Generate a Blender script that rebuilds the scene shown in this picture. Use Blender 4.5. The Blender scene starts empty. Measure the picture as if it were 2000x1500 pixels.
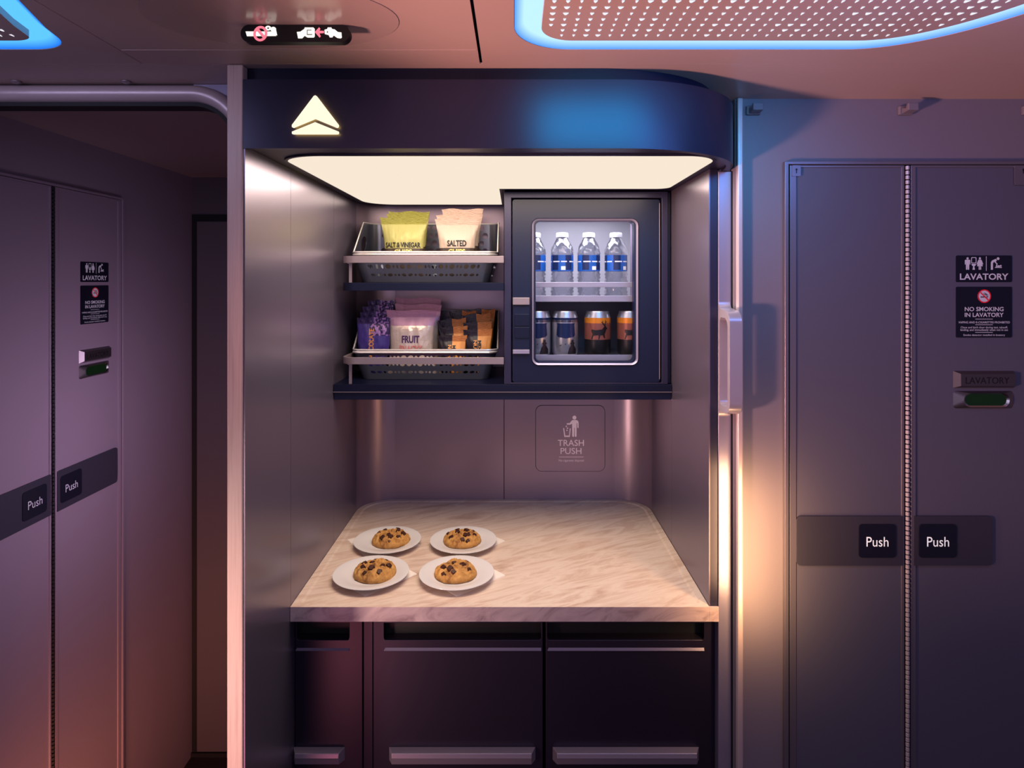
import bpy, bmesh, math, random
from mathutils import Vector, Matrix, noise
from mathutils.geometry import tessellate_polygon

C = bpy.context.scene.collection
PI = math.pi
F = 1220.0                      # focal length in pixels of a 2000 px wide frame
VX, VY, EYE = 1004.0, 550.0, 1.6
CEIL = 1.952


def P(px, py, Y):
    """point at depth Y that the photo shows at (px, py)"""
    return Vector(((px - VX) * Y / F, Y, EYE - (py - VY) * Y / F))


def PX(px, Y): return (px - VX) * Y / F
def PZ(py, Y): return EYE - (py - VY) * Y / F


def lin(c):
    return tuple((v / 12.92 if v <= .04045 else ((v + .055) / 1.055) ** 2.4) for v in (x / 255 for x in c))


# ------------------------------------------------------------------ materials
def mat(name, col, metal=0.0, rough=0.5, emit=None, estr=0.0, bump=0.0, bscale=200.0, spec=0.5, stretch=None, coat=0.0, var=0.0):
    m = bpy.data.materials.new(name)
    m.use_nodes = True
    nt = m.node_tree
    b = nt.nodes['Principled BSDF']
    b.inputs['Base Color'].default_value = (*lin(col), 1)
    b.inputs['Metallic'].default_value = metal
    b.inputs['Roughness'].default_value = rough
    b.inputs['Specular IOR Level'].default_value = spec
    if coat:
        b.inputs['Coat Weight'].default_value = coat
        b.inputs['Coat Roughness'].default_value = .08
    if emit:
        b.inputs['Emission Color'].default_value = (*lin(emit), 1)
        b.inputs['Emission Strength'].default_value = estr
    if bump or var:
        tc = nt.nodes.new('ShaderNodeTexCoord')
        mp = nt.nodes.new('ShaderNodeMapping')
        if stretch:
            mp.inputs['Scale'].default_value = stretch
        nz = nt.nodes.new('ShaderNodeTexNoise')
        nz.inputs['Scale'].default_value = bscale
        nz.inputs['Detail'].default_value = 4
        nt.links.new(tc.outputs['Object'], mp.inputs['Vector'])
        nt.links.new(mp.outputs['Vector'], nz.inputs['Vector'])
        if bump:
            bp = nt.nodes.new('ShaderNodeBump')
            bp.inputs['Strength'].default_value = bump
            bp.inputs['Distance'].default_value = .002
            nt.links.new(nz.outputs['Fac'], bp.inputs['Height'])
            nt.links.new(bp.outputs['Normal'], b.inputs['Normal'])
        if var:
            mx = nt.nodes.new('ShaderNodeMix')
            mx.data_type = 'RGBA'
            l = lin(col)
            mx.inputs['A'].default_value = (*[v * (1 - var) for v in l], 1)
            mx.inputs['B'].default_value = (*[min(1, v * (1 + var)) for v in l], 1)
            nt.links.new(nz.outputs['Fac'], mx.inputs['Factor'])
            nt.links.new(mx.outputs['Result'], b.inputs['Base Color'])
    return m


def emis(name, col, s):
    m = bpy.data.materials.new(name)
    m.use_nodes = True
    nt = m.node_tree
    nt.nodes.clear()
    e = nt.nodes.new('ShaderNodeEmission')
    o = nt.nodes.new('ShaderNodeOutputMaterial')
    e.inputs['Color'].default_value = (*lin(col), 1)
    e.inputs['Strength'].default_value = s
    nt.links.new(e.outputs[0], o.inputs[0])
    return m


def ramp_mat(name, scale, stops, rough=.4, stretch=(1, 1, 1), rot=(0, 0, 0), bump=.0, detail=6, distort=0.6, spec=.5, fine=0):
    m = bpy.data.materials.new(name)
    m.use_nodes = True
    nt = m.node_tree
    b = nt.nodes['Principled BSDF']
    b.inputs['Roughness'].default_value = rough
    b.inputs['Specular IOR Level'].default_value = spec
    tc = nt.nodes.new('ShaderNodeTexCoord')
    mp0 = nt.nodes.new('ShaderNodeMapping')
    mp0.inputs['Rotation'].default_value = rot
    mp = nt.nodes.new('ShaderNodeMapping')
    mp.inputs['Scale'].default_value = stretch
    nz = nt.nodes.new('ShaderNodeTexNoise')
    nz.inputs['Scale'].default_value = scale
    nz.inputs['Detail'].default_value = detail
    nz.inputs['Roughness'].default_value = .62
    nz.inputs['Distortion'].default_value = distort
    rp = nt.nodes.new('ShaderNodeValToRGB')
    el = rp.color_ramp.elements
    while len(el) < len(stops):
        el.new(.5)
    for e, (p, c) in zip(el, stops):
        e.position = p
        e.color = (*lin(c), 1)
    nt.links.new(tc.outputs['Object'], mp0.inputs['Vector'])
    nt.links.new(mp0.outputs['Vector'], mp.inputs['Vector'])
    nt.links.new(mp.outputs['Vector'], nz.inputs['Vector'])
    nt.links.new(nz.outputs['Fac'], rp.inputs['Fac'])
    out = rp.outputs['Color']
    nt.links.new(out, b.inputs['Base Color'])
    if bump:
        nb = nz
        if fine:
            nb = nt.nodes.new('ShaderNodeTexNoise')
            nb.inputs['Scale'].default_value = fine
            nb.inputs['Detail'].default_value = 5
            nt.links.new(tc.outputs['Object'], nb.inputs['Vector'])
        bp = nt.nodes.new('ShaderNodeBump')
        bp.inputs['Strength'].default_value = bump
        bp.inputs['Distance'].default_value = .003
        nt.links.new(nb.outputs['Fac'], bp.inputs['Height'])
        nt.links.new(bp.outputs['Normal'], b.inputs['Normal'])
    return m


def glass_mat(name, tint=(1, 1, 1), gloss=.08, rough=.02):
    m = bpy.data.materials.new(name)
    m.use_nodes = True
    nt = m.node_tree
    nt.nodes.clear()
    t = nt.nodes.new('ShaderNodeBsdfTransparent')
    t.inputs['Color'].default_value = (*tint, 1)
    g = nt.nodes.new('ShaderNodeBsdfGlossy')
    g.inputs['Roughness'].default_value = rough
    mx = nt.nodes.new('ShaderNodeMixShader')
    fr = nt.nodes.new('ShaderNodeLayerWeight')
    fr.inputs['Blend'].default_value = gloss
    o = nt.nodes.new('ShaderNodeOutputMaterial')
    nt.links.new(fr.outputs['Facing'], mx.inputs['Fac'])
    nt.links.new(t.outputs[0], mx.inputs[1])
    nt.links.new(g.outputs[0], mx.inputs[2])
    nt.links.new(mx.outputs[0], o.inputs[0])
    return m


M_shell = mat('satin laminate', (126, 117, 138), .72, .29, bump=.02, bscale=500)
M_back = mat('niche back laminate', (152, 134, 152), .58, .33, bump=.02, bscale=500)
M_navy = mat('navy satin metal', (42, 40, 66), .35, .34)
M_navy_dark = mat('dark navy', (7, 15, 46), .0, .38, spec=.38)
M_black = mat('black', (5, 5, 9), 0, .5)
M_shelf = mat('shelf navy', (11, 16, 42), .2, .36, spec=.35)
M_alu = mat('brushed aluminium', (196, 178, 184), .3, .34, bump=.05, bscale=60, stretch=(1, 1, 40))
M_rail = mat('satin aluminium rail', (150, 136, 142), .6, .36)
M_handle = mat('handle metal', (176, 170, 190), .45, .27)
M_post = mat('post metal', (148, 142, 168), .45, .33)
M_rimshine = mat('rim steel with painted reflection', (236, 230, 230), .55, .24)  # pale, less metallic colour stands in for chrome reflecting the light panel
M_chrome = mat('chrome steel', (205, 203, 208), 1, .16)
M_bask = mat('basket steel', (98, 101, 118), .75, .28)
M_ceil = mat('ceiling panel', (196, 170, 168), 0, .38, spec=.5)
M_ceilgloss = mat('glossy ceiling bezel', (188, 163, 162), 0, .2, spec=.4)
M_wall = mat('wall laminate', (120, 112, 126), 0, .45, bump=.05, bscale=700)
M_door = mat('door laminate', (88, 86, 105), 0, .4, bump=.04, bscale=900)
M_doorframe = mat('door frame aluminium', (128, 122, 138), .6, .36)
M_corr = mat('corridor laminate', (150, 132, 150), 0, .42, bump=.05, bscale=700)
M_gap = mat('dark gap', (14, 13, 22), 0, .7)
M_sign = mat('sign navy', (9, 11, 34), 0, .45)
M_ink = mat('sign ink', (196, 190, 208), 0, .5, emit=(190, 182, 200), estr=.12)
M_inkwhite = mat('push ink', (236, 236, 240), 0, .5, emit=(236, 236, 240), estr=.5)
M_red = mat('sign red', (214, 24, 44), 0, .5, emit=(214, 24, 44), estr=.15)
M_hinge = mat('hinge metal', (214, 204, 212), .4, .3)
M_plate = mat('pewter plate', (120, 112, 118), .9, .3, bump=.05, bscale=80)
M_engr = mat('engraved letters', (20, 17, 22), 0, .5)
M_green = mat('green indicator', (10, 44, 14), 0, .3, emit=(8, 60, 14), estr=.03)
M_pushpanel = mat('push panel', (62, 60, 76), .2, .4)
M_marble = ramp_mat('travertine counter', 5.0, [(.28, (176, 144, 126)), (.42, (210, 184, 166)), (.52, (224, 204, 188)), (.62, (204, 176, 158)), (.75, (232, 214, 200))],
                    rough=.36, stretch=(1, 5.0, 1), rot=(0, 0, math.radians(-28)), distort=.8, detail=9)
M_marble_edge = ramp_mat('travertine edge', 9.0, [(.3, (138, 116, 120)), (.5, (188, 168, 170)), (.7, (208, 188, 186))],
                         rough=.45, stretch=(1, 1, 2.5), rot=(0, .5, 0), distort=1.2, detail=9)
M_porc = mat('white porcelain', (222, 218, 218), 0, .18, spec=.6)
M_paper = mat('paper napkin', (236, 226, 218), 0, .8, bump=.1, bscale=300)
M_cookie = ramp_mat('cookie dough', 55, [(.3, (120, 74, 32)), (.48, (180, 128, 64)), (.65, (204, 156, 86)), (.8, (146, 96, 46))],
                    rough=.75, bump=.9, fine=140, detail=8)
M_choc = mat('chocolate chunk', (64, 32, 22), 0, .5, bump=.3, bscale=150, spec=.3)
M_cart = mat('cart front', (38, 33, 50), .2, .34)
M_cartledge = mat('cart ledge', (118, 112, 134), .4, .36)
M_carthandle = mat('cart handle', (146, 136, 152), .45, .34)
M_light = emis('niche light', (249, 233, 212), 1.0)
M_emblem = emis('emblem glow', (255, 244, 214), 1.15)
M_halo = emis('emblem backlight', (255, 206, 92), 9)
M_signwhite = emis('lit sign white', (255, 246, 232), 1.3)
M_signred = emis('lit sign pink', (255, 120, 140), 1.2)
M_dots = emis('panel dots', (236, 240, 255), 1.1)
M_pillar = ramp_mat('pillar oak grain', 14, [(.3, (176, 148, 140)), (.5, (206, 180, 172)), (.7, (190, 164, 158))],
                    rough=.4, stretch=(9, 9, .25), distort=.2, detail=8)
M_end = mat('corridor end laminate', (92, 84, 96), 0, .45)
M_carpet = mat('dark carpet', (62, 40, 40), 0, .9, bump=.5, bscale=400)
M_fridge = mat('chiller liner', (168, 164, 170), 0, .4)
M_fshelf = mat('chiller shelf', (160, 154, 168), .4, .35)
M_glass = glass_mat('chiller glass', (.95, .96, 1), .05, .12)
M_pet = glass_mat('clear bottle plastic', (.74, .75, .79), .45, .12)
M_water = glass_mat('bottle water', (.88, .9, .93), .2, .05)
M_cap = mat('bottle cap', (190, 190, 196), 0, .4)
M_blabel = mat('bottle label blue', (24, 88, 176), 0, .4)
M_blabel2 = mat('bottle label dark blue', (14, 34, 84), 0, .4)
M_white = mat('label white', (235, 235, 240), 0, .5)
M_cansilver = mat('can silver', (190, 190, 198), .8, .3)
M_cannavy = mat('can navy', (16, 34, 74), .3, .35)
M_canorange = mat('can orange', (206, 124, 34), .3, .35)
M_cancopper = mat('can copper', (136, 78, 66), .4, .35, var=.25, bscale=40)
M_canblack = mat('can black', (8, 7, 10), .1, .4)


def ring_material(name, c0, c1, st_):
    # light channel of the ceiling panels: deeper is whiter, the rim is saturated blue
    m = bpy.data.materials.new(name)
    m.use_nodes = True
    nt = m.node_tree
    nt.nodes.clear()
    tc = nt.nodes.new('ShaderNodeNewGeometry')
    sx = nt.nodes.new('ShaderNodeSeparateXYZ')
    mr = nt.nodes.new('ShaderNodeMapRange')
    mr.inputs['From Min'].default_value = CEIL
    mr.inputs['From Max'].default_value = CEIL + .012
    rp = nt.nodes.new('ShaderNodeValToRGB')
    rp.color_ramp.elements[0].color = (*lin(c0), 1)
    rp.color_ramp.elements[1].color = (*lin(c1), 1)
    rp.color_ramp.elements[1].position = .8
    e = nt.nodes.new('ShaderNodeEmission')
    e.inputs['Strength'].default_value = st_
    o = nt.nodes.new('ShaderNodeOutputMaterial')
    nt.links.new(tc.outputs['Position'], sx.inputs[0])
    nt.links.new(sx.outputs['Z'], mr.inputs['Value'])
    nt.links.new(mr.outputs[0], rp.inputs['Fac'])
    nt.links.new(rp.outputs['Color'], e.inputs['Color'])
    nt.links.new(e.outputs[0], o.inputs[0])
    return m


M_ring = ring_material('pale blue light channel', (66, 134, 244), (172, 214, 255), 1.4)
M_ring2 = ring_material('deep blue light channel', (20, 104, 226), (90, 186, 255), 1.25)


# ------------------------------------------------------------------ mesh builder
class MB:
    def __init__(s, M=None):
        s.v, s.f, s.mi, s.sm, s.mats = [], [], [], [], []
        s.M = M or Matrix.Identity(4)

    def add(s, verts, faces, m, smooth=False, M=None):
        T = s.M @ M if M else s.M
        o = len(s.v)
        s.v += [T @ Vector(v) for v in verts]
        if m not in s.mats:
            s.mats.append(m)
        k = s.mats.index(m)
        for f in faces:
            s.f.append([i + o for i in f])
            s.mi.append(k)
            s.sm.append(smooth)
        return s

    def box(s, a, b, m, M=None):
        x0, y0, z0 = [min(p, q) for p, q in zip(a, b)]
        x1, y1, z1 = [max(p, q) for p, q in zip(a, b)]
        v = [(x0, y0, z0), (x1, y0, z0), (x1, y1, z0), (x0, y1, z0), (x0, y0, z1), (x1, y0, z1), (x1, y1, z1), (x0, y1, z1)]
        return s.add(v, [(0, 3, 2, 1), (4, 5, 6, 7), (0, 1, 5, 4), (1, 2, 6, 5), (2, 3, 7, 6), (3, 0, 4, 7)], m, M=M)

    def prism(s, loops, h0, h1, m, plane='xy', smooth=False, M=None, mside=None, map3=None):
        """loops: outer then holes, 2D; extruded from h0 to h1.  plane xy -> h is z ; xz -> h is y ; yz -> h is x"""
        if plane == 'xy':
            g = lambda p, h: Vector((p[0], p[1], h))
        elif plane == 'xz':
            g = lambda p, h: Vector((p[0], h, p[1]))
        else:
            g = lambda p, h: Vector((h, p[0], p[1]))
        if map3:
            g0 = g
            g = lambda p, h: map3(g0(p, h))
        flat = [p for l in loops for p in l]
        tris = tessellate_polygon([[Vector((p[0], p[1], 0)) for p in l] for l in loops])
        n = len(flat)
        if h0 == h1:
            return s.add([g(p, h0) for p in flat], [tuple(t) for t in tris], m, M=M)
        if len(loops) == 1:
            s.add([g(p, h0) for p in flat], [tuple(t)[::-1] for t in tris], m, M=M)
            s.add([g(p, h1) for p in flat], [tuple(t) for t in tris], m, M=M)
        else:
            s.add([g(p, h0) for p in flat], [tuple(t)[::-1] for t in tris], m, M=M)
            s.add([g(p, h1) for p in flat], [tuple(t) for t in tris], m, M=M)
        o = 0
        for l in loops:
            k = len(l)
            vv = [g(p, h0) for p in l] + [g(p, h1) for p in l]
            s.add(vv, [(i, (i + 1) % k, k + (i + 1) % k, k + i) for i in range(k)], mside or m, smooth, M=M)
        return s

    def strip(s, A, B, m, closed=True, smooth=True):
        n = len(A)
        r = range(n if closed else n - 1)
        return s.add(list(A) + list(B), [(i, (i + 1) % n, n + (i + 1) % n, n + i) for i in r], m, smooth)

    def tube(s, pts, r, m, n=10, closed=False, M=None):
        pts = [Vector(p) for p in pts]
        k = len(pts)
        vs, fs = [], []
        up = None
        for i, p in enumerate(pts):
            if closed:
                d = pts[(i + 1) % k] - pts[i - 1]
            else:
                d = pts[min(i + 1, k - 1)] - pts[max(i - 1, 0)]
            d.normalize()
            if up is None:
                up = Vector((0, 0, 1)) if abs(d.z) < .9 else Vector((1, 0, 0))
            a = d.cross(up).normalized()
            b = a.cross(d).normalized()
            up = b
            for j in range(n):
                t = 2 * PI * j / n
                vs.append(p + (a * math.cos(t) + b * math.sin(t)) * r)
        for i in range(k if closed else k - 1):
            for j in range(n):
                a0, a1 = i * n + j, i * n + (j + 1) % n
                b0, b1 = ((i + 1) % k) * n + j, ((i + 1) % k) * n + (j + 1) % n
                fs.append((a0, a1, b1, b0))
        if not closed:
            fs.append(tuple(range(n))[::-1])
            fs.append(tuple(range((k - 1) * n, k * n)))
        return s.add(vs, fs, m, True, M=M)

    def lathe(s, prof, m, n=40, M=None, cap=True, mfun=None):
        vs, fs = [], []
        for r, z in prof:
            for j in range(n):
                t = 2 * PI * j / n
                vs.append((r * math.cos(t), r * math.sin(t), z))
        k = len(prof)
        if mfun:
            for i in range(k - 1):
                ring = [(r_ * math.cos(2 * PI * j / n), r_ * math.sin(2 * PI * j / n), z_) for (r_, z_) in prof[i:i + 2] for j in range(n)]
                s.add(ring, [(j, (j + 1) % n, n + (j + 1) % n, n + j) for j in range(n)], mfun((prof[i][1] + prof[i + 1][1]) / 2), True, M=M)
            return s
        for i in range(k - 1):
            for j in range(n):
                fs.append((i * n + j, i * n + (j + 1) % n, (i + 1) * n + (j + 1) % n, (i + 1) * n + j))
        if cap:
            if prof[0][0] > 1e-6: fs.append(tuple(range(n))[::-1])
            if prof[-1][0] > 1e-6: fs.append(tuple(range((k - 1) * n, k * n)))
        return s.add(vs, fs, m, True, M=M)

    def build(s, name, parent=None, bevel=0, ang=35, merge=True, origin=None):
        me = bpy.data.meshes.new(name)
        W = Matrix.Identity(4)
        if parent is not None:
            W = wm(parent)
        elif origin is not None:
            W = Matrix.Translation(origin)
        Wi = W.inverted()
        me.from_pydata([Wi @ v for v in s.v], [], s.f)
        for m in s.mats:
            me.materials.append(m)
        me.polygons.foreach_set('material_index', s.mi)
        bm = bmesh.new()
        bm.from_mesh(me)
        for f, sm in zip(bm.faces, s.sm):
            f.smooth = sm
        if merge:
            bmesh.ops.remove_doubles(bm, verts=bm.verts, dist=1e-6)
            bmesh.ops.recalc_face_normals(bm, faces=bm.faces)
        bm.to_mesh(me)
        bm.free()
        if any(s.sm):
            me.set_sharp_from_angle(angle=math.radians(ang))
        o = bpy.data.objects.new(name, me)
        C.objects.link(o)
        if parent is not None:
            o.parent = parent
        elif origin is not None:
            o.location = origin
        if bevel:
            bv = o.modifiers.new('bevel', 'BEVEL')
            bv.width = bevel
            bv.segments = 3
            bv.limit_method = 'ANGLE'
            bv.angle_limit = math.radians(50)
        return o


def wm(o):
    m = Matrix.LocRotScale(o.location, o.rotation_euler, o.scale)
    return wm(o.parent) @ m if o.parent else m


def tag(o, label=None, cat=None, group=None, kind=None):
    if label: o['label'] = label
    if cat: o['category'] = cat
    if group: o['group'] = group
    if kind: o['kind'] = kind
    return o


def thing(name, label, cat, loc=(0, 0, 0), rz=0, group=None, kind=None):
    o = bpy.data.objects.new(name, None)
    o.empty_display_size = .02
    C.objects.link(o)
    o.location = loc
    o.rotation_euler = (0, 0, rz)
    return tag(o, label, cat, group, kind)


def copy_tree(o, parent=None):
    c = o.copy()
    C.objects.link(c)
    c.parent = parent
    for ch in [x for x in bpy.data.objects if x.parent == o]:
        copy_tree(ch, c)
    return c


def rrect(x0, y0, x1, y1, r, n=8, corners=(1, 1, 1, 1)):
    """rounded rectangle ccw from lower-left"""
    out = []
    for (cx, cy, a, on) in ((x0 + r, y0 + r, PI, corners[0]), (x1 - r, y0 + r, 1.5 * PI, corners[1]), (x1 - r, y1 - r, 0, corners[2]), (x0 + r, y1 - r, .5 * PI, corners[3])):
        if on:
            for i in range(n + 1):
                t = a + .5 * PI * i / n
                out.append((cx + r * math.cos(t), cy + r * math.sin(t)))
        else:
            t = a + .25 * PI
            out.append((cx + r * (1 if math.cos(t) > 0 else -1), cy + r * (1 if math.sin(t) > 0 else -1)))
    return out


def arc(cx, cy, rx, ry, a0, a1, n=12):
    return [(cx + rx * math.cos(math.radians(a0 + (a1 - a0) * i / n)), cy + ry * math.sin(math.radians(a0 + (a1 - a0) * i / n))) for i in range(n + 1)]


def ell(cx, cy, rx, ry, n=14, rot=0):
    c, s_ = math.cos(rot), math.sin(rot)
    out = []
    for i in range(n):
        t = 2 * PI * i / n
        x, y = rx * math.cos(t), ry * math.sin(t)
        out.append((cx + x * c - y * s_, cy + x * s_ + y * c))
    return out


def offset(poly, d):
    """inward offset of a ccw polygon"""
    n = len(poly)
    out = []
    for i in range(n):
        a, b, c = Vector(poly[i - 1]), Vector(poly[i]), Vector(poly[(i + 1) % n])
        e1, e2 = (b - a), (c - b)
        n1 = Vector((-e1.y, e1.x)).normalized() if e1.length > 1e-9 else Vector((0, 0))
        n2 = Vector((-e2.y, e2.x)).normalized() if e2.length > 1e-9 else n1
        nn = (n1 + n2)
        if nn.length < 1e-6:
            nn = n1
        nn.normalize()
        k = max(.4, nn.dot(n1)) if n1.length else 1
        out.append(tuple(b + nn * d / k))
    return out


_tc = {}


def text2d(txt, bold=0.0):
    key = (txt, bold)
    if key in _tc:
        return _tc[key]
    cu = bpy.data.curves.new('t', 'FONT')
    cu.body = txt
    cu.fill_mode = 'BOTH'
    cu.resolution_u = 3
    cu.offset = bold
    ob = bpy.data.objects.new('t', cu)
    C.objects.link(ob)
    dg = bpy.context.evaluated_depsgraph_get()
    me = bpy.data.meshes.new_from_object(ob.evaluated_get(dg))
    vs = [(v.co.x, v.co.y) for v in me.vertices]
    fs = [tuple(p.vertices) for p in me.polygons]
    bpy.data.objects.remove(ob)
    bpy.data.curves.remove(cu)
    bpy.data.meshes.remove(me)
    x0, x1 = min(v[0] for v in vs), max(v[0] for v in vs)
    y0, y1 = min(v[1] for v in vs), max(v[1] for v in vs)
    vs = [((x - x0) / (x1 - x0) - .5, (y - y0) / (y1 - y0) - .5) for x, y in vs]
    _tc[key] = (vs, fs)
    return _tc[key]


def add_text(mb, txt, cx, cz, w, h, y, m, bold=0.0, rot=0, fn=None):
    """text in the xz plane at depth y, exactly w by h"""
    vs, fs = text2d(txt, bold)
    c, s_ = math.cos(rot), math.sin(rot)
    out = []
    for x, z in vs:
        X, Z = x * w, z * h
        X, Z = X * c - Z * s_ + cx, X * s_ + Z * c + cz
        out.append((X, fn(X, Z) if fn else y, Z))
    mb.add(out, fs, m)


# ------------------------------------------------------------------ ceiling
def st(o):
    o['kind'] = 'structure'
    return o


def right_outer():
    # ccw seen from above
    p = [(0.0, .40)]
    p += [(.722, .40)]
    p += arc(.50, .60, .222, .348, 0, 90, 24)
    p += arc(.085, .863, .085, .085, 90, 180, 14)
    return p


def left_outer():
    p = [(-1.35, .50), (-.609, .50), (-.610, .66), (-.619, .781), (-.650, .868)]
    p += arc(-.727, .893, .070, .055, 12, 90, 10)
    p += [(-.80, .948), (-1.35, .948)]
    return p


RO, LO = right_outer(), left_outer()

mb = MB()
G = .0022
def ceil_piece(poly, holes=()):
    mb.prism([poly] + list(holes), CEIL, CEIL + .003, M_ceil)
ceil_piece([(-2.0, -1.2), (-.6 - .001, -1.2), (-.6 - .001, 1.0095), (-2.0, 1.0095)], [LO])
ceil_piece([(-.6 + .001, -1.2), (-.0532 - G, -1.2), (-.0532 - G, 1.0095), (-.6 + .001, 1.0095)])
ceil_piece([(-.0532 + G, -1.2), (2.0, -1.2), (2.0, 1.0095), (-.0532 + G, 1.0095)], [RO])
ceil_piece([(-2.0, 1.0102), (2.0, 1.0102), (2.0, 2.3), (-2.0, 2.3)])
mb.box((-2.0, -1.2, CEIL + .022), (2.0, 2.3, CEIL + .03), M_gap)
st(mb.build('ceiling'))

# faint crease of the overhead panel
mb = MB()
mb.prism([[(-.5965, .9485), (-.058, .9485), (-.058, .9492), (-.5965, .9492)]], CEIL - .0006, CEIL, M_ceil)
st(mb.build('trim_5'))


def ceiling_light(outline, label, holes_box, org, M_ring):
    t = thing('ceiling_light', label, 'ceiling light', org, group='perforated ceiling lights')
    i1 = offset(outline, .017)
    i2 = offset(outline, .038)
    ch = MB()
    A = [(x, y, CEIL + .0005) for x, y in offset(outline, .0006)]
    B = [(x, y, CEIL + .012) for x, y in i1]
    ch.strip(A, B, M_ring, smooth=False)
    ch.prism([i1], CEIL + .012, CEIL + .012, M_ring)
    ch.build('light_channel', t)
    p = MB()
    p.prism([i2], CEIL - .001, CEIL + .009, M_ceil)
    x0, x1, y0, y1 = holes_box
    inner = offset(outline, .050)

    def inside(x, y):
        c = False
        n = len(inner)
        for i in range(n):
            (ax, ay), (bx, by) = inner[i], inner[i - 1]
            if (ay > y) != (by > y) and x < (bx - ax) * (y - ay) / (by - ay) + ax:
                c = not c
        return c
    y = y1
    while y > y0:
        x = x0
        while x < x1:
            if inside(x, y):
                q = noise.noise((x * 19 + y * 14, y * 30 - x * 9, 3.1)) + .35 * noise.noise((x * 70, y * 70, 1))
                w = .0020 if q < .08 else (.0028 if q < .22 else .0039)
                h = .0036
                z = CEIL - .0014
                p.add([(x - w, y - h, z), (x + w, y - h, z), (x + w * .85, y - h * .2, z), (x + w * .3, y + h, z), (x - w * .3, y + h, z), (x - w * .85, y - h * .2, z)],
                      [(0, 1, 2, 3, 4, 5)], M_dots)
            x += .0172
        y -= .018
    p.build('perforated_panel', t, merge=False)
    return t


ceiling_light(RO, 'large perforated ceiling panel with a glowing blue rim, above right of the galley', (.0505, .70, .42, .8902), (.33, .68, CEIL), M_ring)
ceiling_light(LO, 'ceiling panel with glowing blue rim cut off at the upper left corner', (-1.30, -.62, .52, .8902), (-.95, .75, CEIL), M_ring2)

# lit no-smoking and seat-belt sign
YS = .8537
t = thing('cabin_sign', 'black pill-shaped lit sign with no-smoking and seat-belt symbols on the ceiling', 'sign', P(576, 64, YS))
mb = MB()
mb.prism([[(x, y) for x, y in ell(PX(535, .84), .835, .168, .105, 60)]], CEIL - .0008, CEIL, M_ceilgloss)
mb.build('bezel', t)
mb = MB()
a, b = P(470, 82, YS), P(683, 47.5, YS)
mb.prism([rrect(a.x, a.z, b.x, CEIL - .0009, (CEIL - .0009 - a.z) / 2 - .0002, 12)], YS, YS + .012, M_black, 'xz')
mb.build('housing', t)


def zp(x, y, sx=.14, ox=440, oy=20): return (PX(ox + x * sx, YS), PZ(oy + y * sx, YS))


def sign_poly(mb, pts, m, y=YS - .0006, holes=()):
    mb.prism([[zp(*p) for p in pts]] + [[zp(*p) for p in h] for h in holes], y, y, m, 'xz')


mb = MB()
sign_poly(mb, [(285, 298), (690, 298), (700, 330), (715, 362), (305, 365)], M_signwhite)
sign_poly(mb, ell(600, 252, 42, 34, 20), M_signwhite, holes=[ell(600, 252, 14, 11, 12)])
sign_poly(mb, ell(672, 268, 40, 34, 20), M_signwhite, y=YS - .0007)
sign_poly(mb, [(640, 280), (712, 280), (728, 355), (690, 340)], M_signwhite, y=YS - .0008)
sign_poly(mb, ell(493, 330, 98, 108, 32, .25), M_signred, y=YS - .0010, holes=[ell(493, 330, 62, 74, 32, .25)])
sign_poly(mb, [(425, 265), (455, 240), (575, 385), (545, 412)], M_signred, y=YS - .0012)
mb.build('no_smoking_symbol', t)
mb = MB()
sign_poly(mb, [(1000, 305), (1050, 300), (1105, 262), (1110, 242), (1230, 242), (1250, 262), (1250, 370), (1235, 384), (1150, 384), (1110, 360), (1075, 395), (1018, 395)], M_signwhite,
          holes=[[(1140, 275), (1205, 275), (1205, 285), (1150, 285), (1150, 335), (1215, 335), (1215, 347), (1140, 347)]])
sign_poly(mb, [(1385, 275), (1425, 262), (1430, 242), (1482, 242), (1490, 262), (1530, 270), (1570, 305), (1622, 312), (1628, 385), (1612, 396), (1565, 390), (1515, 355), (1495, 382), (1460, 382), (1445, 350), (1390, 335)], M_signwhite,
          holes=[ell(1427, 306, 9, 12, 10)])
sign_poly(mb, [(1250, 307), (1310, 240), (1330, 262), (1315, 288), (1378, 290), (1380, 322), (1315, 326), (1335, 365), (1318, 385)], M_signred, y=YS - .0007)
mb.build('seat_belt_symbol', t)

# ------------------------------------------------------------------ floor and walls
mb = MB()
mb.box((-2.0, -1.2, -.02), (2.0, 2.3, 0), M_carpet)
st(mb.build('floor'))

YL = 1.20          # lavatory wall
mb = MB()
mb.box((.4255, YL + .004, 0), (2.0, YL + .03, CEIL), M_wall)
st(mb.build('wall_right'))
XC, YE = -1.087, 2.108
mb = MB()
mb.box((XC - .03, 1.145, 0), (XC, YE + .03, CEIL), M_corr)
st(mb.build('wall_left'))
mb = MB()
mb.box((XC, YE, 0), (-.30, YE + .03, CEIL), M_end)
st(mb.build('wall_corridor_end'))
mb = MB()
mb.box((XC, YE - .008, 0), (-.30, YE, .014), M_gap)
st(mb.build('baseboard_corridor_end'))

XL, XR, YB = -.436, .381, 1.817     # niche
XLo = -.4644
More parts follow.
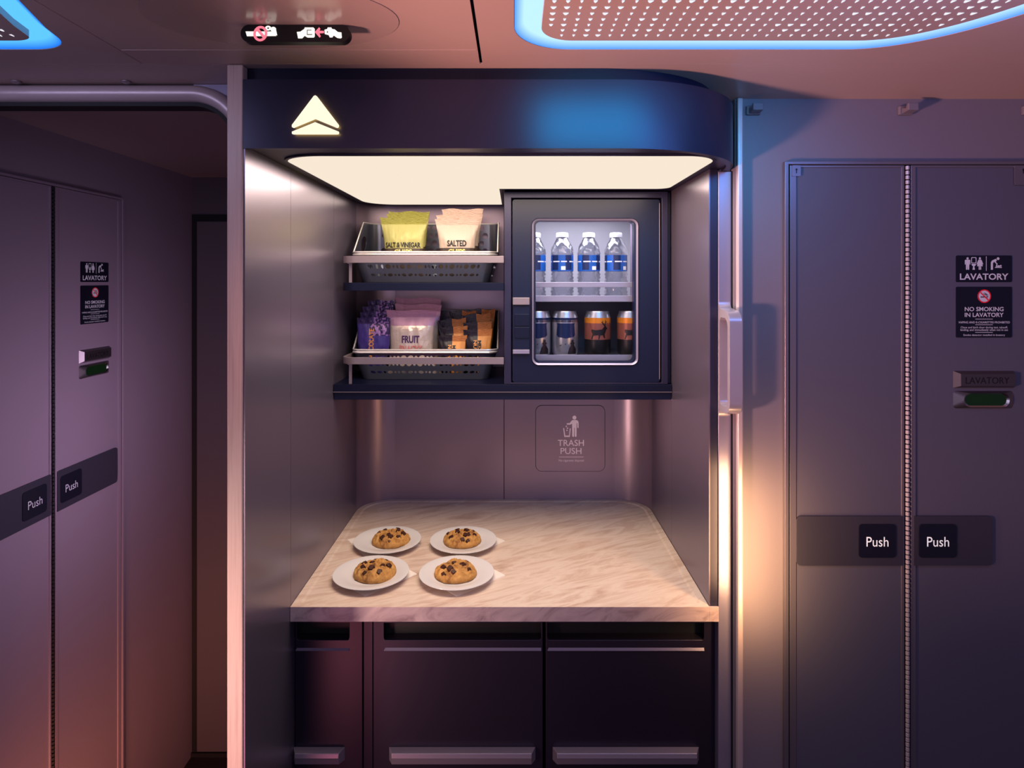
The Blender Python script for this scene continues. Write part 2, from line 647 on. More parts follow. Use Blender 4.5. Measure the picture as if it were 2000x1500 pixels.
# left side panel: three sheets with hairline gaps on a dark core
mb = MB()
T = .0022
ztop = 1.8195
for y0, y1 in ((1.0125, 1.2194), (1.2206, 1.5104), (1.5114, YB - .09)):
    mb.box((XL - T, y0, 0), (XL, y1, ztop), M_shell)
A = arc(XL + .09, YB - .09, .09, .09, 180, 90, 14)
B = arc(XL + .09, YB - .09, .09 + T, .09 + T, 180, 90, 14)
st(mb.build('wall_niche_left'))
mb = MB()
mb.prism([A + B[::-1]], .92, ztop, M_back, smooth=True)
st(mb.build('wall_niche_corner_left'))
mb = MB()
mb.box((XLo, 1.0295, 0), (XL - T - .0003, YB + .02, CEIL - .001), M_gap)
mb.box((XLo, 1.0295, 0), (XLo + .002, YB + .02, CEIL - .001), M_shell)
st(mb.build('wall_niche_left_core'))
mb = MB()
A = arc(XR - .09, YB - .09, .09, .09, 90, 0, 14)
B = arc(XR - .09, YB - .09, .09 + T, .09 + T, 90, 0, 14)
mb.prism([A + B[::-1]], .92, ztop, M_back, smooth=True)
st(mb.build('wall_niche_corner_right'))
mb = MB()
mb.box((XR, 1.5104, .94), (XR + T, YB - .09, ztop), M_shell)
mb.box((XR, 1.221, .94), (XR + T, 1.5094, ztop), M_shell)
mb.box((XR + T, 1.221, .94), (XR + .0165, YB, ztop), M_navy)
st(mb.build('wall_niche_right'))
mb = MB()
xs = PX(984.5, YB)
mb.box((XL + .09, YB, 0), (xs - .0009, YB + T, ztop), M_back)
mb.box((xs + .0009, YB, 0), (XR - .09, YB + T, ztop), M_back)
mb.box((XLo, YB + .012, 0), (XR + .05, YB + .018, CEIL - .001), M_gap)
st(mb.build('wall_niche_back'))

# pillar at the panel's front edge
mb = MB()
mb.box((XLo, 1.010, 0), (XL - .0028, 1.029, CEIL - .0008), M_pillar)
st(mb.build('trim_2', bevel=.002))

# portal arch
YA = 1.10
cx, ro = PX(370, YA), .108
zt = 1.9485
cz = zt - ro
path = [(-1.075, 0), (-1.075, 1.2)] + arc(-1.075 + ro, cz, ro, ro, 180, 90, 24) + [(-.8, zt)] + arc(cx, cz, ro, ro, 90, 0, 24) + [(cx + ro, 1.2), (cx + ro, 0)]
prof = []
for i in range(11):
    a_ = PI * i / 10
    prof.append((.0145 * (1 - math.cos(a_)), -.016 * math.sin(a_)))
mb = MB()
rings = []
for i, (x, z) in enumerate(path):
    d = Vector(path[min(i + 1, len(path) - 1)]) - Vector(path[max(i - 1, 0)])
    d.normalize()
    nrm = Vector((d.y, -d.x))      # to the inside (down / left)
    rings.append([(x + nrm.x * o, YA + .012 + dy, z + nrm.y * o) for o, dy in prof])
for r0, r1 in zip(rings, rings[1:]):
    mb.strip(r0, r1, M_alu, closed=False)
# inner gasket
for q0, q1, m_ in ((.029, .036, M_gap),):
    rg = []
    for i, (x, z) in enumerate(path):
        d = Vector(path[min(i + 1, len(path) - 1)]) - Vector(path[max(i - 1, 0)])
        d.normalize()
        nrm = Vector((d.y, -d.x))
        rg.append([(x + nrm.x * o, YA + dy, z + nrm.y * o) for o, dy in ((q0, .012), (q1, .012), (q1, .045), (q0, .045))])
    for r0, r1 in zip(rg, rg[1:]):
        mb.strip(r0, r1, m_, smooth=False)
arch = st(mb.build('trim_1'))
mb = MB()
mb.prism([arc(cx, cz, ro, ro, 0, 90, 20) + [(cx, CEIL - .0006), (XLo - .0003, CEIL - .0006), (XLo - .0003, cz)]], YA + .014, YA + .03, M_post, 'xz')
mb.box((-1.4, YA + .014, zt), (cx, YA + .03, CEIL - .0006), M_gap)
mb.box((-2.0, YA + .014, 0), (-1.0755, YA + .03, CEIL - .0006), M_corr)
st(mb.build('trim_6'))
for px in (35, 249):
    mb = MB()
    c_ = P(px, 158, YA)
    mb.lathe([(0, -.003), (.004, -.0025), (.008, 0), (.008, .002)], M_rail, 20, M=Matrix.Translation((c_.x, YA - .004, CEIL - .0025)))
    mb.build('clip', arch)

# ------------------------------------------------------------------ header and niche ceiling
t = thing('galley_header', 'curved navy fascia above the snack niche, rounded at its right end', 'header', (0, 1.1, 1.815))
YH = 1.010
front = [(XL - .0025, YH), (.17, YH)] + arc(.17, YH + .212, .247, .212, -90, 0, 26)
inner = [(XL - .0025, YH + .012), (.17, YH + .012)] + arc(.17, YH + .212, .235, .200, -90, 0, 26)
mb = MB()
mb.prism([front + inner[::-1]], 1.8155, 1.927, M_navy, smooth=True)
mb.build('fascia', t)
mb = MB()
f2 = [(XL - .0025, YH + .02), (.14, YH + .02)] + arc(.14, YH + .214, .24, .194, -90, 0, 26)
mb.prism([f2 + [(.38, 1.6), (XL - .0025, 1.6)]], 1.9275, CEIL - .0006, M_navy_dark, smooth=True)
mb.build('shadow_gap', t)
mb = MB()
slab = [(XL - .0025, YH + .0121), (.17, YH + .0121)] + arc(.17, YH + .212, .2349, .1999, -90, 0, 26) + [(.4049, 1.2225), (.4049, YB + .008), (XL - .0025, YB + .008)]
mb.prism([slab], 1.8200, 1.9270, M_navy)
mb.build('underside', t)

ZL = 1.8178
t = thing('niche_light', 'broad glowing cream ceiling light over the counter niche', 'ceiling light', (-.03, 1.4, ZL))
lp = []
lp += arc(-.345, 1.130, .066, .050, 270, 180, 10)[::-1][::-1]
lp = [(-.345, 1.080)] + [] 
pts = []
pts += arc(.300, 1.145, .061, .063, -90, 0, 10)                      # front right
pts += arc(.331, 1.440, .030, .027, 0, 90, 8)                        # back right at the chiller
pts += [(-.0345, 1.467)]
pts += arc(-.040, 1.760, .006, .006, 0, 90, 3)
pts += arc(-.330, 1.686, .081, .080, 90, 180, 10)                     # back left
pts += arc(-.335, 1.143, .076, .061, 180, 270, 10)                   # front left
mb = MB()
mb.prism([pts], ZL, 1.8199, M_light, mside=M_navy_dark)
mb.build('diffuser', t)
mb = MB()
mb.prism([offset(pts, -.006), pts], ZL - .0006, 1.8199, M_navy)
mb.build('frame', t)

# emblem
t = thing('illuminated_emblem', 'glowing white triangular emblem on the navy header', 'emblem', P(615, 225, YH))
mb = MB()
E = lambda pts: [(PX(x, YH - .0085), PZ(y, YH - .0085)) for x, y in pts]
up = [(612.5, 187.5), (615.5, 186), (618.5, 187.5), (661.5, 244), (661, 248), (658, 249.5), (615.5, 232), (573, 249.5), (570, 248), (569.8, 244)]
mb.prism([E(up)], YH - .0085, YH - .0060, M_emblem, 'xz')
mb.prism([offset(E(up)[::-1], .0012)], YH - .0058, YH - .0042, M_halo, 'xz')
mb.prism([rrect(PX(612, YH), PZ(230, YH), PX(619, YH), PZ(215, YH), .001, 3)], YH - .0042, YH - .0001, M_navy, 'xz')
mb.build('upper_wedge', t)
mb = MB()
mb.prism([E([(570, 257), (615.5, 238.5), (661.5, 257), (661.5, 261), (659, 262), (572, 262), (570, 261)])], YH - .0085, YH - .0060, M_emblem, 'xz')
mb.prism([offset(E([(570, 257), (615.5, 238.5), (661.5, 257), (661.5, 261), (659, 262), (572, 262), (570, 261)])[::-1], .0012)], YH - .0058, YH - .0042, M_halo, 'xz')
mb.prism([rrect(PX(612, YH), PZ(258, YH), PX(619, YH), PZ(248, YH), .001, 3)], YH - .0042, YH - .0001, M_navy, 'xz')
mb.build('lower_wedge', t)

# ------------------------------------------------------------------ right post, edge trim, assist handle
mb = MB()
mb.box((.3988, 1.2195, 0), (.4245, 1.30, 1.8152), M_post)
st(mb.build('trim_3', bevel=.0015))
mb = MB()
mb.box((.4262, 1.190, 0), (.4372, 1.2038, CEIL - .0008), M_alu)
st(mb.build('trim_4', bevel=.003))
mb = MB()
mb.box((.4247, 1.215, 0), (.4262, 1.30, 1.8152), M_gap)
st(mb.build('trim_7'))

hz1, hz0 = PZ(612, 1.2), PZ(806, 1.17)
t = thing('assist_handle', 'tall looped satin metal grab handle on the post right of the niche', 'handle', (.4115, 1.2195, (hz0 + hz1) / 2))
mb = MB()
yo, yi = 1.156, 1.168
outer = [(1.2197, hz1 + .022)] + arc(1.2194 - .012, hz1 + .022, .012, .013, 0, -80, 8)[1:] + arc(yo + .024, hz1 - .018, .024, .024, 90, 180, 12) \
    + arc(yo + .024, hz0 + .020, .024, .024, 180, 270, 12) + arc(1.2194 - .012, hz0 - .018, .012, .013, 80, 0, 8)[:-1] + [(1.2197, hz0 - .018)]
hole = arc(yi + .018, hz1 - .026, .018, .018, 90, 180, 12) + arc(yi + .018, hz0 + .026, .018, .018, 180, 270, 12) + arc(1.2194 - .016, hz0 + .020, .010, .012, -90, 0, 8) + arc(1.2194 - .016, hz1 - .020, .010, .012, 0, 90, 8)
mb.prism([outer, hole], .3992, .4222, M_handle, 'yz', smooth=True)
mb.build('loop', t, bevel=.002)

# ------------------------------------------------------------------ lavatory doors


def person_icon(mb, cx, z0, h, y, m, woman=False):
    w = h * .2
    mb.prism([ell(cx, z0 + h * .91, h * .09, h * .09, 14)], y, y, m, 'xz')
    if woman:
        mb.prism([[(cx - w * .6, z0 + h * .80), (cx + w * .6, z0 + h * .80), (cx + w * 1.35, z0 + h * .44), (cx + w * 1.0, z0 + h * .42), (cx + w * .75, z0 + h * .58), (cx + w * 1.15, z0 + h * .28),
                    (cx - w * 1.15, z0 + h * .28), (cx - w * .75, z0 + h * .58), (cx - w * 1.0, z0 + h * .42), (cx - w * 1.35, z0 + h * .44)]], y, y, m, 'xz')
        mb.prism([[(cx - w * .5, z0), (cx - w * .08, z0), (cx - w * .08, z0 + h * .3), (cx - w * .5, z0 + h * .3)]], y, y, m, 'xz')
        mb.prism([[(cx + w * .08, z0), (cx + w * .5, z0), (cx + w * .5, z0 + h * .3), (cx + w * .08, z0 + h * .3)]], y, y, m, 'xz')
    else:
        mb.prism([[(cx - w * 1.1, z0 + h * .76), (cx - w * .8, z0 + h * .80), (cx + w * .8, z0 + h * .80), (cx + w * 1.1, z0 + h * .76), (cx + w * 1.1, z0 + h * .42), (cx + w * .78, z0 + h * .42), (cx + w * .7, z0 + h * .68),
                    (cx + w * .62, z0), (cx + w * .1, z0), (cx, z0 + h * .4), (cx - w * .1, z0), (cx - w * .62, z0), (cx - w * .7, z0 + h * .68), (cx - w * .78, z0 + h * .42), (cx - w * 1.1, z0 + h * .42)]], y, y, m, 'xz')


def lavatory_door(name, label, loc, rz, push_end, Mleaf, Mframe, locks=True):
    """built about the fold line: x along the door, y into the wall, z up"""
    t = thing(name, label, 'door', loc, rz, kind='structure')
    R = Matrix.Translation(loc) @ Matrix.Rotation(rz, 4, 'Z')
    zt_ = 1.830
    hw = .236 if locks else .262
    hr = .262

    def mk(): return MB(R)
    m = mk()      # jamb
    m.prism([[(-hw, 0), (-hw + .0075, 0), (-hw + .0075, zt_ - .006), (hr - .0075, zt_ - .006), (hr - .0075, 0), (hr, 0), (hr, zt_), (-hw, zt_)]], -.007, .003, Mframe, 'xz')
    m.build('frame', t, bevel=.001)
    m = mk()
    m.box((-hw + .0076, .0005, 0), (hr - .0076, .0035, zt_ - .0062), M_gap)
    m.build('gap', t)
    zl = zt_ - .0072
    for k, (x0, x1) in enumerate(((-hw + .0105, -.0062), (.0062, hr - .0105))):
        m = mk()
        o_ = [(x0, .004), (x1, .004), (x1, zl), (x0, zl)]
        bl = .0125 if k == 0 else .0095
        br = .0055 if k == 0 else .0125
        i_ = [(x0 + bl, .004 + .01), (x1 - br, .014), (x1 - br, zl - .0045), (x0 + bl, zl - .0045)]
        m.prism([o_, i_], -.0045, .0, Mframe, 'xz')
        m.box((x0 + .004, -.0022, .008), (x1 - .004, 0, zl - .004), Mleaf)
        lf = m.build('leaf', t, bevel=.0008)
        if k == 0:
            # push panel + button
            m = mk()
            m.prism([rrect(-.2134, 1.057, -.0098, 1.1515, .009, 8, (1, 0, 0, 1))], -.0062, -.002, M_pushpanel, 'xz', smooth=True)
            m.build('push_panel', lf, bevel=.0012)
            m = mk()
            m.prism([rrect(-.0954, 1.0728, -.0246, 1.1367, .007, 8)], -.0078, -.006, M_sign, 'xz', smooth=True)
            add_text(m, 'Push', -.060, 1.1035, .042, .0185, -.0082, M_inkwhite if locks else M_ink)
            m.build('push_button', lf, bevel=.0006)
        else:
            m = mk()
            m.prism([rrect(.0108, 1.057, push_end, 1.1515, .009, 8, (0, 1, 1, 0))], -.0062, -.002, M_pushpanel, 'xz', smooth=True)
            m.build('push_panel', lf, bevel=.0012)
            m = mk()
            m.prism([rrect(.0197, 1.0728, .0915, 1.1367, .007, 8)], -.0078, -.006, M_sign, 'xz', smooth=True)
            add_text(m, 'Push', .0556, 1.1035, .042, .0185, -.0082, M_inkwhite if locks else M_ink)
            m.build('push_button', lf, bevel=.0006)
            # lavatory sign
            y = -.0036
            m = mk()
            m.prism([rrect(.0934, 1.599, .2006, 1.650, .0025, 4)], -.0032, -.0021, M_sign, 'xz')
            add_text(m, 'LAVATORY', .147, 1.6095, .093, .0122, y, M_ink, .022)
            sc = .107 / 480.0                     # sign drawn 480 units wide, left edge at 112, top at 85
            U = lambda x: .0934 + (x - 112) * sc
            V = lambda z: 1.650 - (z - 85) * (.051 / 230.0)
            person_icon(m, U(210), V(208), V(100) - V(208), y, M_ink)
            person_icon(m, U(316), V(208), V(100) - V(208), y, M_ink, True)
            o_ = rrect(U(241), V(152), U(286), V(100), .0015, 4)
            m.prism([o_, rrect(U(247), V(147), U(280), V(106), .0012, 4)], y, y, M_ink, 'xz')
            m.prism([[(U(243), V(157)), (U(284), V(157)), (U(278), V(172)), (U(268), V(178)), (U(273), V(208)), (U(252), V(208)), (U(258), V(178)), (U(248), V(172))]][::1], y, y, M_ink, 'xz')
            m.prism([[(U(368), V(218)), (U(373), V(218)), (U(373), V(93)), (U(368), V(93))]], y, y, M_ink, 'xz')
            m.prism([ell(U(472), V(112), .0027, .0027, 14)], y, y, M_ink, 'xz')
            m.prism([[(U(410), V(208)), (U(410), V(145)), (U(420), V(128)), (U(452), V(114)), (U(462), V(126)), (U(452), V(140)), (U(470), V(160)), (U(465), V(166)), (U(444), V(146)), (U(440), V(138)), (U(428), V(150)), (U(428), V(208))]], y, y, M_ink, 'xz')
            m.prism([[(U(446), V(192)), (U(504), V(192)), (U(504), V(185)), (U(446), V(185))]], y, y, M_ink, 'xz')
            m.prism([ell(U(476), V(177), .0034, .0016, 12)], y, y, M_ink, 'xz')
            m.prism([ell(U(495), V(174), .0017, .0017, 12)], y, y, M_ink, 'xz')
            m.prism([[(U(452), V(184)), (U(456), V(162)), (U(462), V(162)), (U(462), V(184))]], y, y, M_ink, 'xz')
            m.build('lavatory_sign', lf)
            # no smoking sign
            m = mk()
            m.prism([rrect(.0934, 1.4928, .2006, 1.590, .0025, 4)], -.0032, -.0021, M_sign, 'xz')
            c0, c1 = .147, 1.590 - .0180
            m.prism([ell(c0, c1, .0128, .0128, 36)], y, y, M_ink, 'xz')
            m.prism([ell(c0, c1, .0130, .0130, 36), ell(c0, c1, .0108, .0108, 36)], y - .0004, y - .0004, M_red, 'xz')
            m.prism([[(c0 - .0072, c1 - .0024), (c0 + .0050, c1 - .0024), (c0 + .0050, c1 - .0006), (c0 - .0072, c1 - .0006)]], y - .0003, y - .0003, M_sign, 'xz')
            m.prism([[(c0 + .0056, c1 - .0024), (c0 + .0072, c1 - .0024), (c0 + .0072, c1 + .0006), (c0 + .0056, c1)]], y - .0003, y - .0003, M_sign, 'xz')
            for q in range(3):
                m.prism([ell(c0 + .001 + q * .002, c1 + .0048 - q * .0012, .0022, .0017, 14, -.5), ell(c0 + .001 + q * .002, c1 + .0048 - q * .0012, .0015, .0010, 14, -.5)], y - .0003, y - .0003, M_sign, 'xz')
            d = .0081
            m.prism([[(c0 - d, c1 + d - .0016), (c0 + d - .0016, c1 - d), (c0 + d, c1 - d + .0016), (c0 - d + .0016, c1 + d)]], y - .0006, y - .0006, M_red, 'xz')
            Zs = lambda py: 1.590 - (py - 352) * (.0972 / 440.0)
            add_text(m, 'NO SMOKING', .147, Zs(545), .0745, .0082, y, M_ink, .018)
            add_text(m, 'IN LAVATORY', .147, Zs(595), .0745, .0082, y, M_ink, .018)
            add_text(m, 'VAPING AND E-CIGARETTES PROHIBITED', .147, Zs(660), .0985, .0040, y, M_ink, .008)
            add_text(m, 'Close and latch door during taxi, takeoff,', .147, Zs(706), .090, .0050, y, M_ink, .006)
            add_text(m, 'landing, and immediately when not in use', .147, Zs(728), .091, .0050, y, M_ink, .006)
            add_text(m, 'Smoke detector installed in lavatory', .147, Zs(772), .080, .0048, y, M_ink, .006)
            for q in (632, 681, 747):
                m.prism([[(.130, Zs(q + 2)), (.1635, Zs(q + 2)), (.1635, Zs(q - 2)), (.130, Zs(q - 2))]], y, y, M_ink, 'xz')
            m.build('no_smoking_sign', lf)
            # metal name plate, bevelled
            m = mk()
            o_ = [(.0885, 1.3964), (.2036, 1.3964), (.2036, 1.4288), (.0885, 1.4288)]
            i_ = [(.0985, 1.4010), (.2020, 1.4010), (.2020, 1.4238), (.0985, 1.4238)]
            A = [(x, -.0022, z) for x, z in o_]
            B = [(x, -.0095, z) for x, z in i_]
            m.strip(A, B, M_plate, smooth=False)
            m.prism([i_], -.0095, -.0095, M_plate, 'xz')
            add_text(m, 'LAVATORY', .1490, 1.4115, .083, .0125, -.0099, M_engr, -.004)
            m.build('name_plate', lf)
            m = mk()
            o_ = rrect(.0885, 1.357, .2036, 1.3905, .006, 6)
            i_ = rrect(.105, 1.3605, .192, 1.3870, .0125, 6)
            A = [(x, -.0022, z) for x, z in o_]
            B = [(x, -.0085, z) for x, z in i_]
            m.strip(A, B, M_plate, smooth=False)
            j_ = rrect(.109, 1.3630, .188, 1.3846, .0105, 6)
            D = [(x, -.006, z) for x, z in j_]
            m.strip(B, D, M_chrome, smooth=False)
            m.prism([j_], -.006, -.006, M_green, 'xz')
            m.build('occupied_indicator', lf)
        if locks:
            m = mk()
            if k == 0:
                a_, b_ = (-.222, 1.8016), (-.2055, 1.8225)
            else:
                a_, b_ = (.204, 1.785), (.236, 1.8222)
            m.prism([rrect(a_[0], a_[1], b_[0], b_[1], .0015, 4)], -.0062, -.0044, Mframe, 'xz')
            kx, kz = (a_[0] + b_[0]) / 2, (a_[1] + b_[1]) / 2 + (.0 if k == 0 else .008)
            m.prism([ell(kx, kz + .002, .0019, .0024, 12)], -.0066, -.0066, M_engr, 'xz')
            m.prism([[(kx - .0010, kz - .005), (kx + .0010, kz - .005), (kx + .0008, kz + .001), (kx - .0008, kz + .001)]], -.0066, -.0066, M_engr, 'xz')
            m.build('lock_plate', lf)
    m = mk()
    z = .02
    dz = .0092
    k = 0
    while z < zl - .006:
        r = .0036
        m.lathe([(r * .55, z), (r, z + .0006), (r, z + dz - .0022), (r * .55, z + dz - .0014)], M_hinge if locks else M_gap, 10, M=Matrix.Translation((0, -.0035, 0)), cap=False)
        z += dz
    m.build('hinge', t)
    return t


lavatory_door('door_1', 'folding grey lavatory door with lavatory and no-smoking signs, right of the galley', (PX(1770, YL), YL, 0), 0, .1613, M_door, M_doorframe)
lavatory_door('door_2', 'folding lavatory door seen at an angle in the corridor at left', (XC + .0045, 1.462, 0), PI / 2, .234, M_corr, M_corr, locks=False)
t = thing('door_3', 'plain dark door at the end of the left corridor', 'door', (-.8, YE, 0), kind='structure')
mb = MB()
x0, zt3 = PX(376, YE), PZ(419, YE)
mb.box((x0, YE - .004, .015), (-.36, YE - .0005, zt3), M_gap)
mb.build('frame', t)
mb = MB()
mb.box((PX(387, YE), YE - .009, .02), (-.38, YE - .0042, PZ(433, YE)), M_end)
mb.build('leaf', t, bevel=.001)

# coat hooks
hook_lab = ['small dark coat hook on the wall just right of the header', 'small coat hook on the wall above the lavatory door fold line', 'small coat hook at the right edge of the photo above the door']
for (px, lb) in ((1471, hook_lab[0]), (1768, hook_lab[1]), (2010, hook_lab[2])):
    c_ = P(px, 216, YL)
    t = thing('coat_hook', lb, 'hook', (c_.x, YL + .004, c_.z), group='coat hooks above the lavatory door')
    mb = MB()
    mb.prism([[(c_.x - .0135, c_.z - .0085), (c_.x + .0135, c_.z - .0085), (c_.x + .0135, c_.z + .0085), (c_.x - .0135, c_.z + .0085)]], YL - .004, YL + .0038, M_wall, 'xz')
    mb.build('back_plate', t, bevel=.002)
    mb = MB()
    mb.prism([[(YL - .0042, c_.z - .0075), (YL - .026, c_.z - .0055), (YL - .026, c_.z + .008), (YL - .020, c_.z + .008), (YL - .017, c_.z + .001), (YL - .0042, c_.z + .004)]], c_.x - .0098, c_.x + .0098, M_wall, 'yz')
    mb.build('prong', t, bevel=.0015)

# ------------------------------------------------------------------ countertop
ZC = EYE - .633
t = thing('countertop', 'beige veined stone-look counter with rounded back corners in the niche', 'counter', (0, 1.5, .939))
out = [(XL + .0006, 1.2150), (.3982, 1.2150), (.3982, 1.2188), (XR - .0008, 1.2188)] + arc(XR - .0908, YB - .0908, .09, .09, 0, 90, 14) + arc(XL + .0906, YB - .0908, .09, .09, 90, 180, 14)
rimo = [(XL + .0006, 1.2150), (XR - .0008, 1.2150)] + out[4:]
mb = MB()
in1 = offset(rimo, .014)
in2 = offset(rimo, .019)
mb.strip([(x, y, ZC) for x, y in rimo], [(x, y, ZC) for x, y in in1], M_marble, smooth=False)
mb.strip([(x, y, ZC) for x, y in in1], [(x, y, ZC - .0022) for x, y in in2], M_marble, smooth=False)
mb.prism([in2], ZC - .0022, ZC - .0022, M_marble)
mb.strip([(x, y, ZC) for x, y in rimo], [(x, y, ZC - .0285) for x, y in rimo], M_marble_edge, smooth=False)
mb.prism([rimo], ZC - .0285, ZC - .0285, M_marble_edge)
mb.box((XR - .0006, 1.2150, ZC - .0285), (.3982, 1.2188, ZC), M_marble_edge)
mb.build('slab', t, merge=False)
ZS = ZC - .0022

# ------------------------------------------------------------------ carts
ZU = ZC - .0300
YK = 1.240


def cart(label, px0, px1, pocket, ledge, handle, cut_left=False):
    x0, x1 = max(XL + .0015, PX(px0, YK)), PX(px1, YK)
    t = thing('trolley', label, 'trolley', ((x0 + x1) / 2, YK + .25, 0), group='trolleys under the counter')
    b = MB()
    b.box((x0, YK + .034, .02), (x1, 1.78, ZU - .003), M_cart)
    b.build('body', t)
    z1 = PZ(1214, YK)
    b = MB()
    h0, h1 = max(x0 + .0035, PX(pocket[0], YK)), PX(pocket[1], YK)
    zz0, zz1 = PZ(pocket[3], YK), PZ(pocket[2], YK)
    b.prism([[(x0, .03), (x1, .03), (x1, z1), (x0, z1)], rrect(h0, zz0, h1, zz1, .004, 4, (1, 1, 0, 0))], YK, YK + .005, M_cart, 'xz')
    d = b.build('door', t, bevel=.001)
    b = MB()
    b.box((x0 + .001, YK + .0245, .03), (x1 - .001, YK + .033, z1), M_black)
    b.box((x0 + .001, YK + .0052, .03), (h0 - .003, YK + .0244, z1), M_cart)
    b.box((h1 + .003, YK + .0052, .03), (x1 - .001, YK + .0244, z1), M_cart)
    b.box((h0 - .0029, YK + .0052, .03), (h1 + .0029, YK + .0244, zz0), M_cart)
    b.build('pocket', t)
    b = MB()
    l0, l1 = max(x0 + .001, PX(ledge[0], YK)), PX(ledge[1], YK)
    q1, q0 = PZ(ledge[2], YK), PZ(ledge[3], YK)
    b.add([(l0, YK - .0005, q0), (l1, YK - .0005, q0), (l1, YK - .003, q0 + .0015), (l0 + .0, YK - .003, q0 + .0015),
           (l0 + .012, YK + .010, q1), (l1, YK + .010, q1), (l1, YK + .004, q0), (l0, YK + .004, q0)],
          [(0, 1, 2, 3), (3, 2, 5, 4), (0, 3, 4, 7), (1, 6, 5, 2), (4, 5, 6, 7)], M_cartledge)
    b.build('ledge', t)
    b = MB()
    a0, a1 = PX(handle[0], YK), PX(handle[1], YK)
    c0, c1 = PZ(1484, YK), PZ(1458, YK)
    dd = .010
    pr = [(YK - .0002, c1), (YK - .016, c1 - .002), (YK - .018, c1 - .010), (YK - .015, c0 + .002), (YK - .0002, c0)]
    n = len(pr)
    va = [(a0 + (dd if i in (1, 2, 3) else 0) * .8, y, z) for i, (y, z) in enumerate(pr)]
    vb = [(a1 - (dd if i in (1, 2, 3) else 0) * .8, y, z) for i, (y, z) in enumerate(pr)]
    b.add(va + vb, [(i, (i + 1) % n, n + (i + 1) % n, n + i) for i in range(n)] + [tuple(range(n)), tuple(range(n, 2 * n))], M_carthandle)
    b.build('handle', t, bevel=.001)
    return t


cart('narrow dark trolley under the counter at the left, beside the side panel', 566, 708, (569, 682, 1217, 1250), (569, 682, 1252, 1271), (573, 674))
cart('wide dark plum trolley in the middle under the counter', 729, 1060, (750, 1057, 1217, 1250), (750, 1057, 1250, 1271), (760, 1046))
cart('wide near-black navy trolley under the counter at the right', 1066, 1396, (1069, 1375, 1217, 1250), (1069, 1375, 1250, 1271), (1079, 1365))
mb = MB()
mb.box((PX(709.5, YK), YK + .002, 0), (PX(727.5, YK), 1.78, ZU - .002), M_cart)
st(mb.build('trim_8', bevel=.001))
mb = MB()
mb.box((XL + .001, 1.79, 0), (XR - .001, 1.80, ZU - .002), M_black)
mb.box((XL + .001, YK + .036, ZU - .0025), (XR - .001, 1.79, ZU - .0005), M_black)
st(mb.build('trim_9'))

# ------------------------------------------------------------------ napkins, plates, cookies
rnd = random.Random(7)
spots = [('back left', (757, 1055), (749, 1060), 35), ('back right', (905, 1055), (912, 1058), 47), ('front left', (725, 1119), (730, 1123), 47), ('front right', (892, 1119), (903, 1123), 43)]


def on_counter(px, py, h=0.0):
    Y = (EYE - ZS - h) * F / (py - VY)
    return PX(px, Y), Y


def make_plate(label, x, y):
    b = MB()
    pr = [(.0001, .0035), (.030, .0035), (.046, .0040), (.054, .0066), (.066, .0098), (.0785, .0118), (.0800, .0125), (.0797, .0135), (.0780, .0136), (.066, .0115), (.054, .0088), (.047, .0062), (.030, .0055), (.0001, .0055)]
    foot = [(.0001, .0), (.040, .0), (.043, .0012), (.044, .0038)]
    b.lathe(foot + [(p[0], p[1]) for p in pr[2:]], M_porc, 64, M=Matrix.Translation((x, y, ZS + .0014)), cap=False)
    return tag(b.build('plate', origin=(x, y, ZS + .0014), ang=50), label, 'plate', 'small white plates')


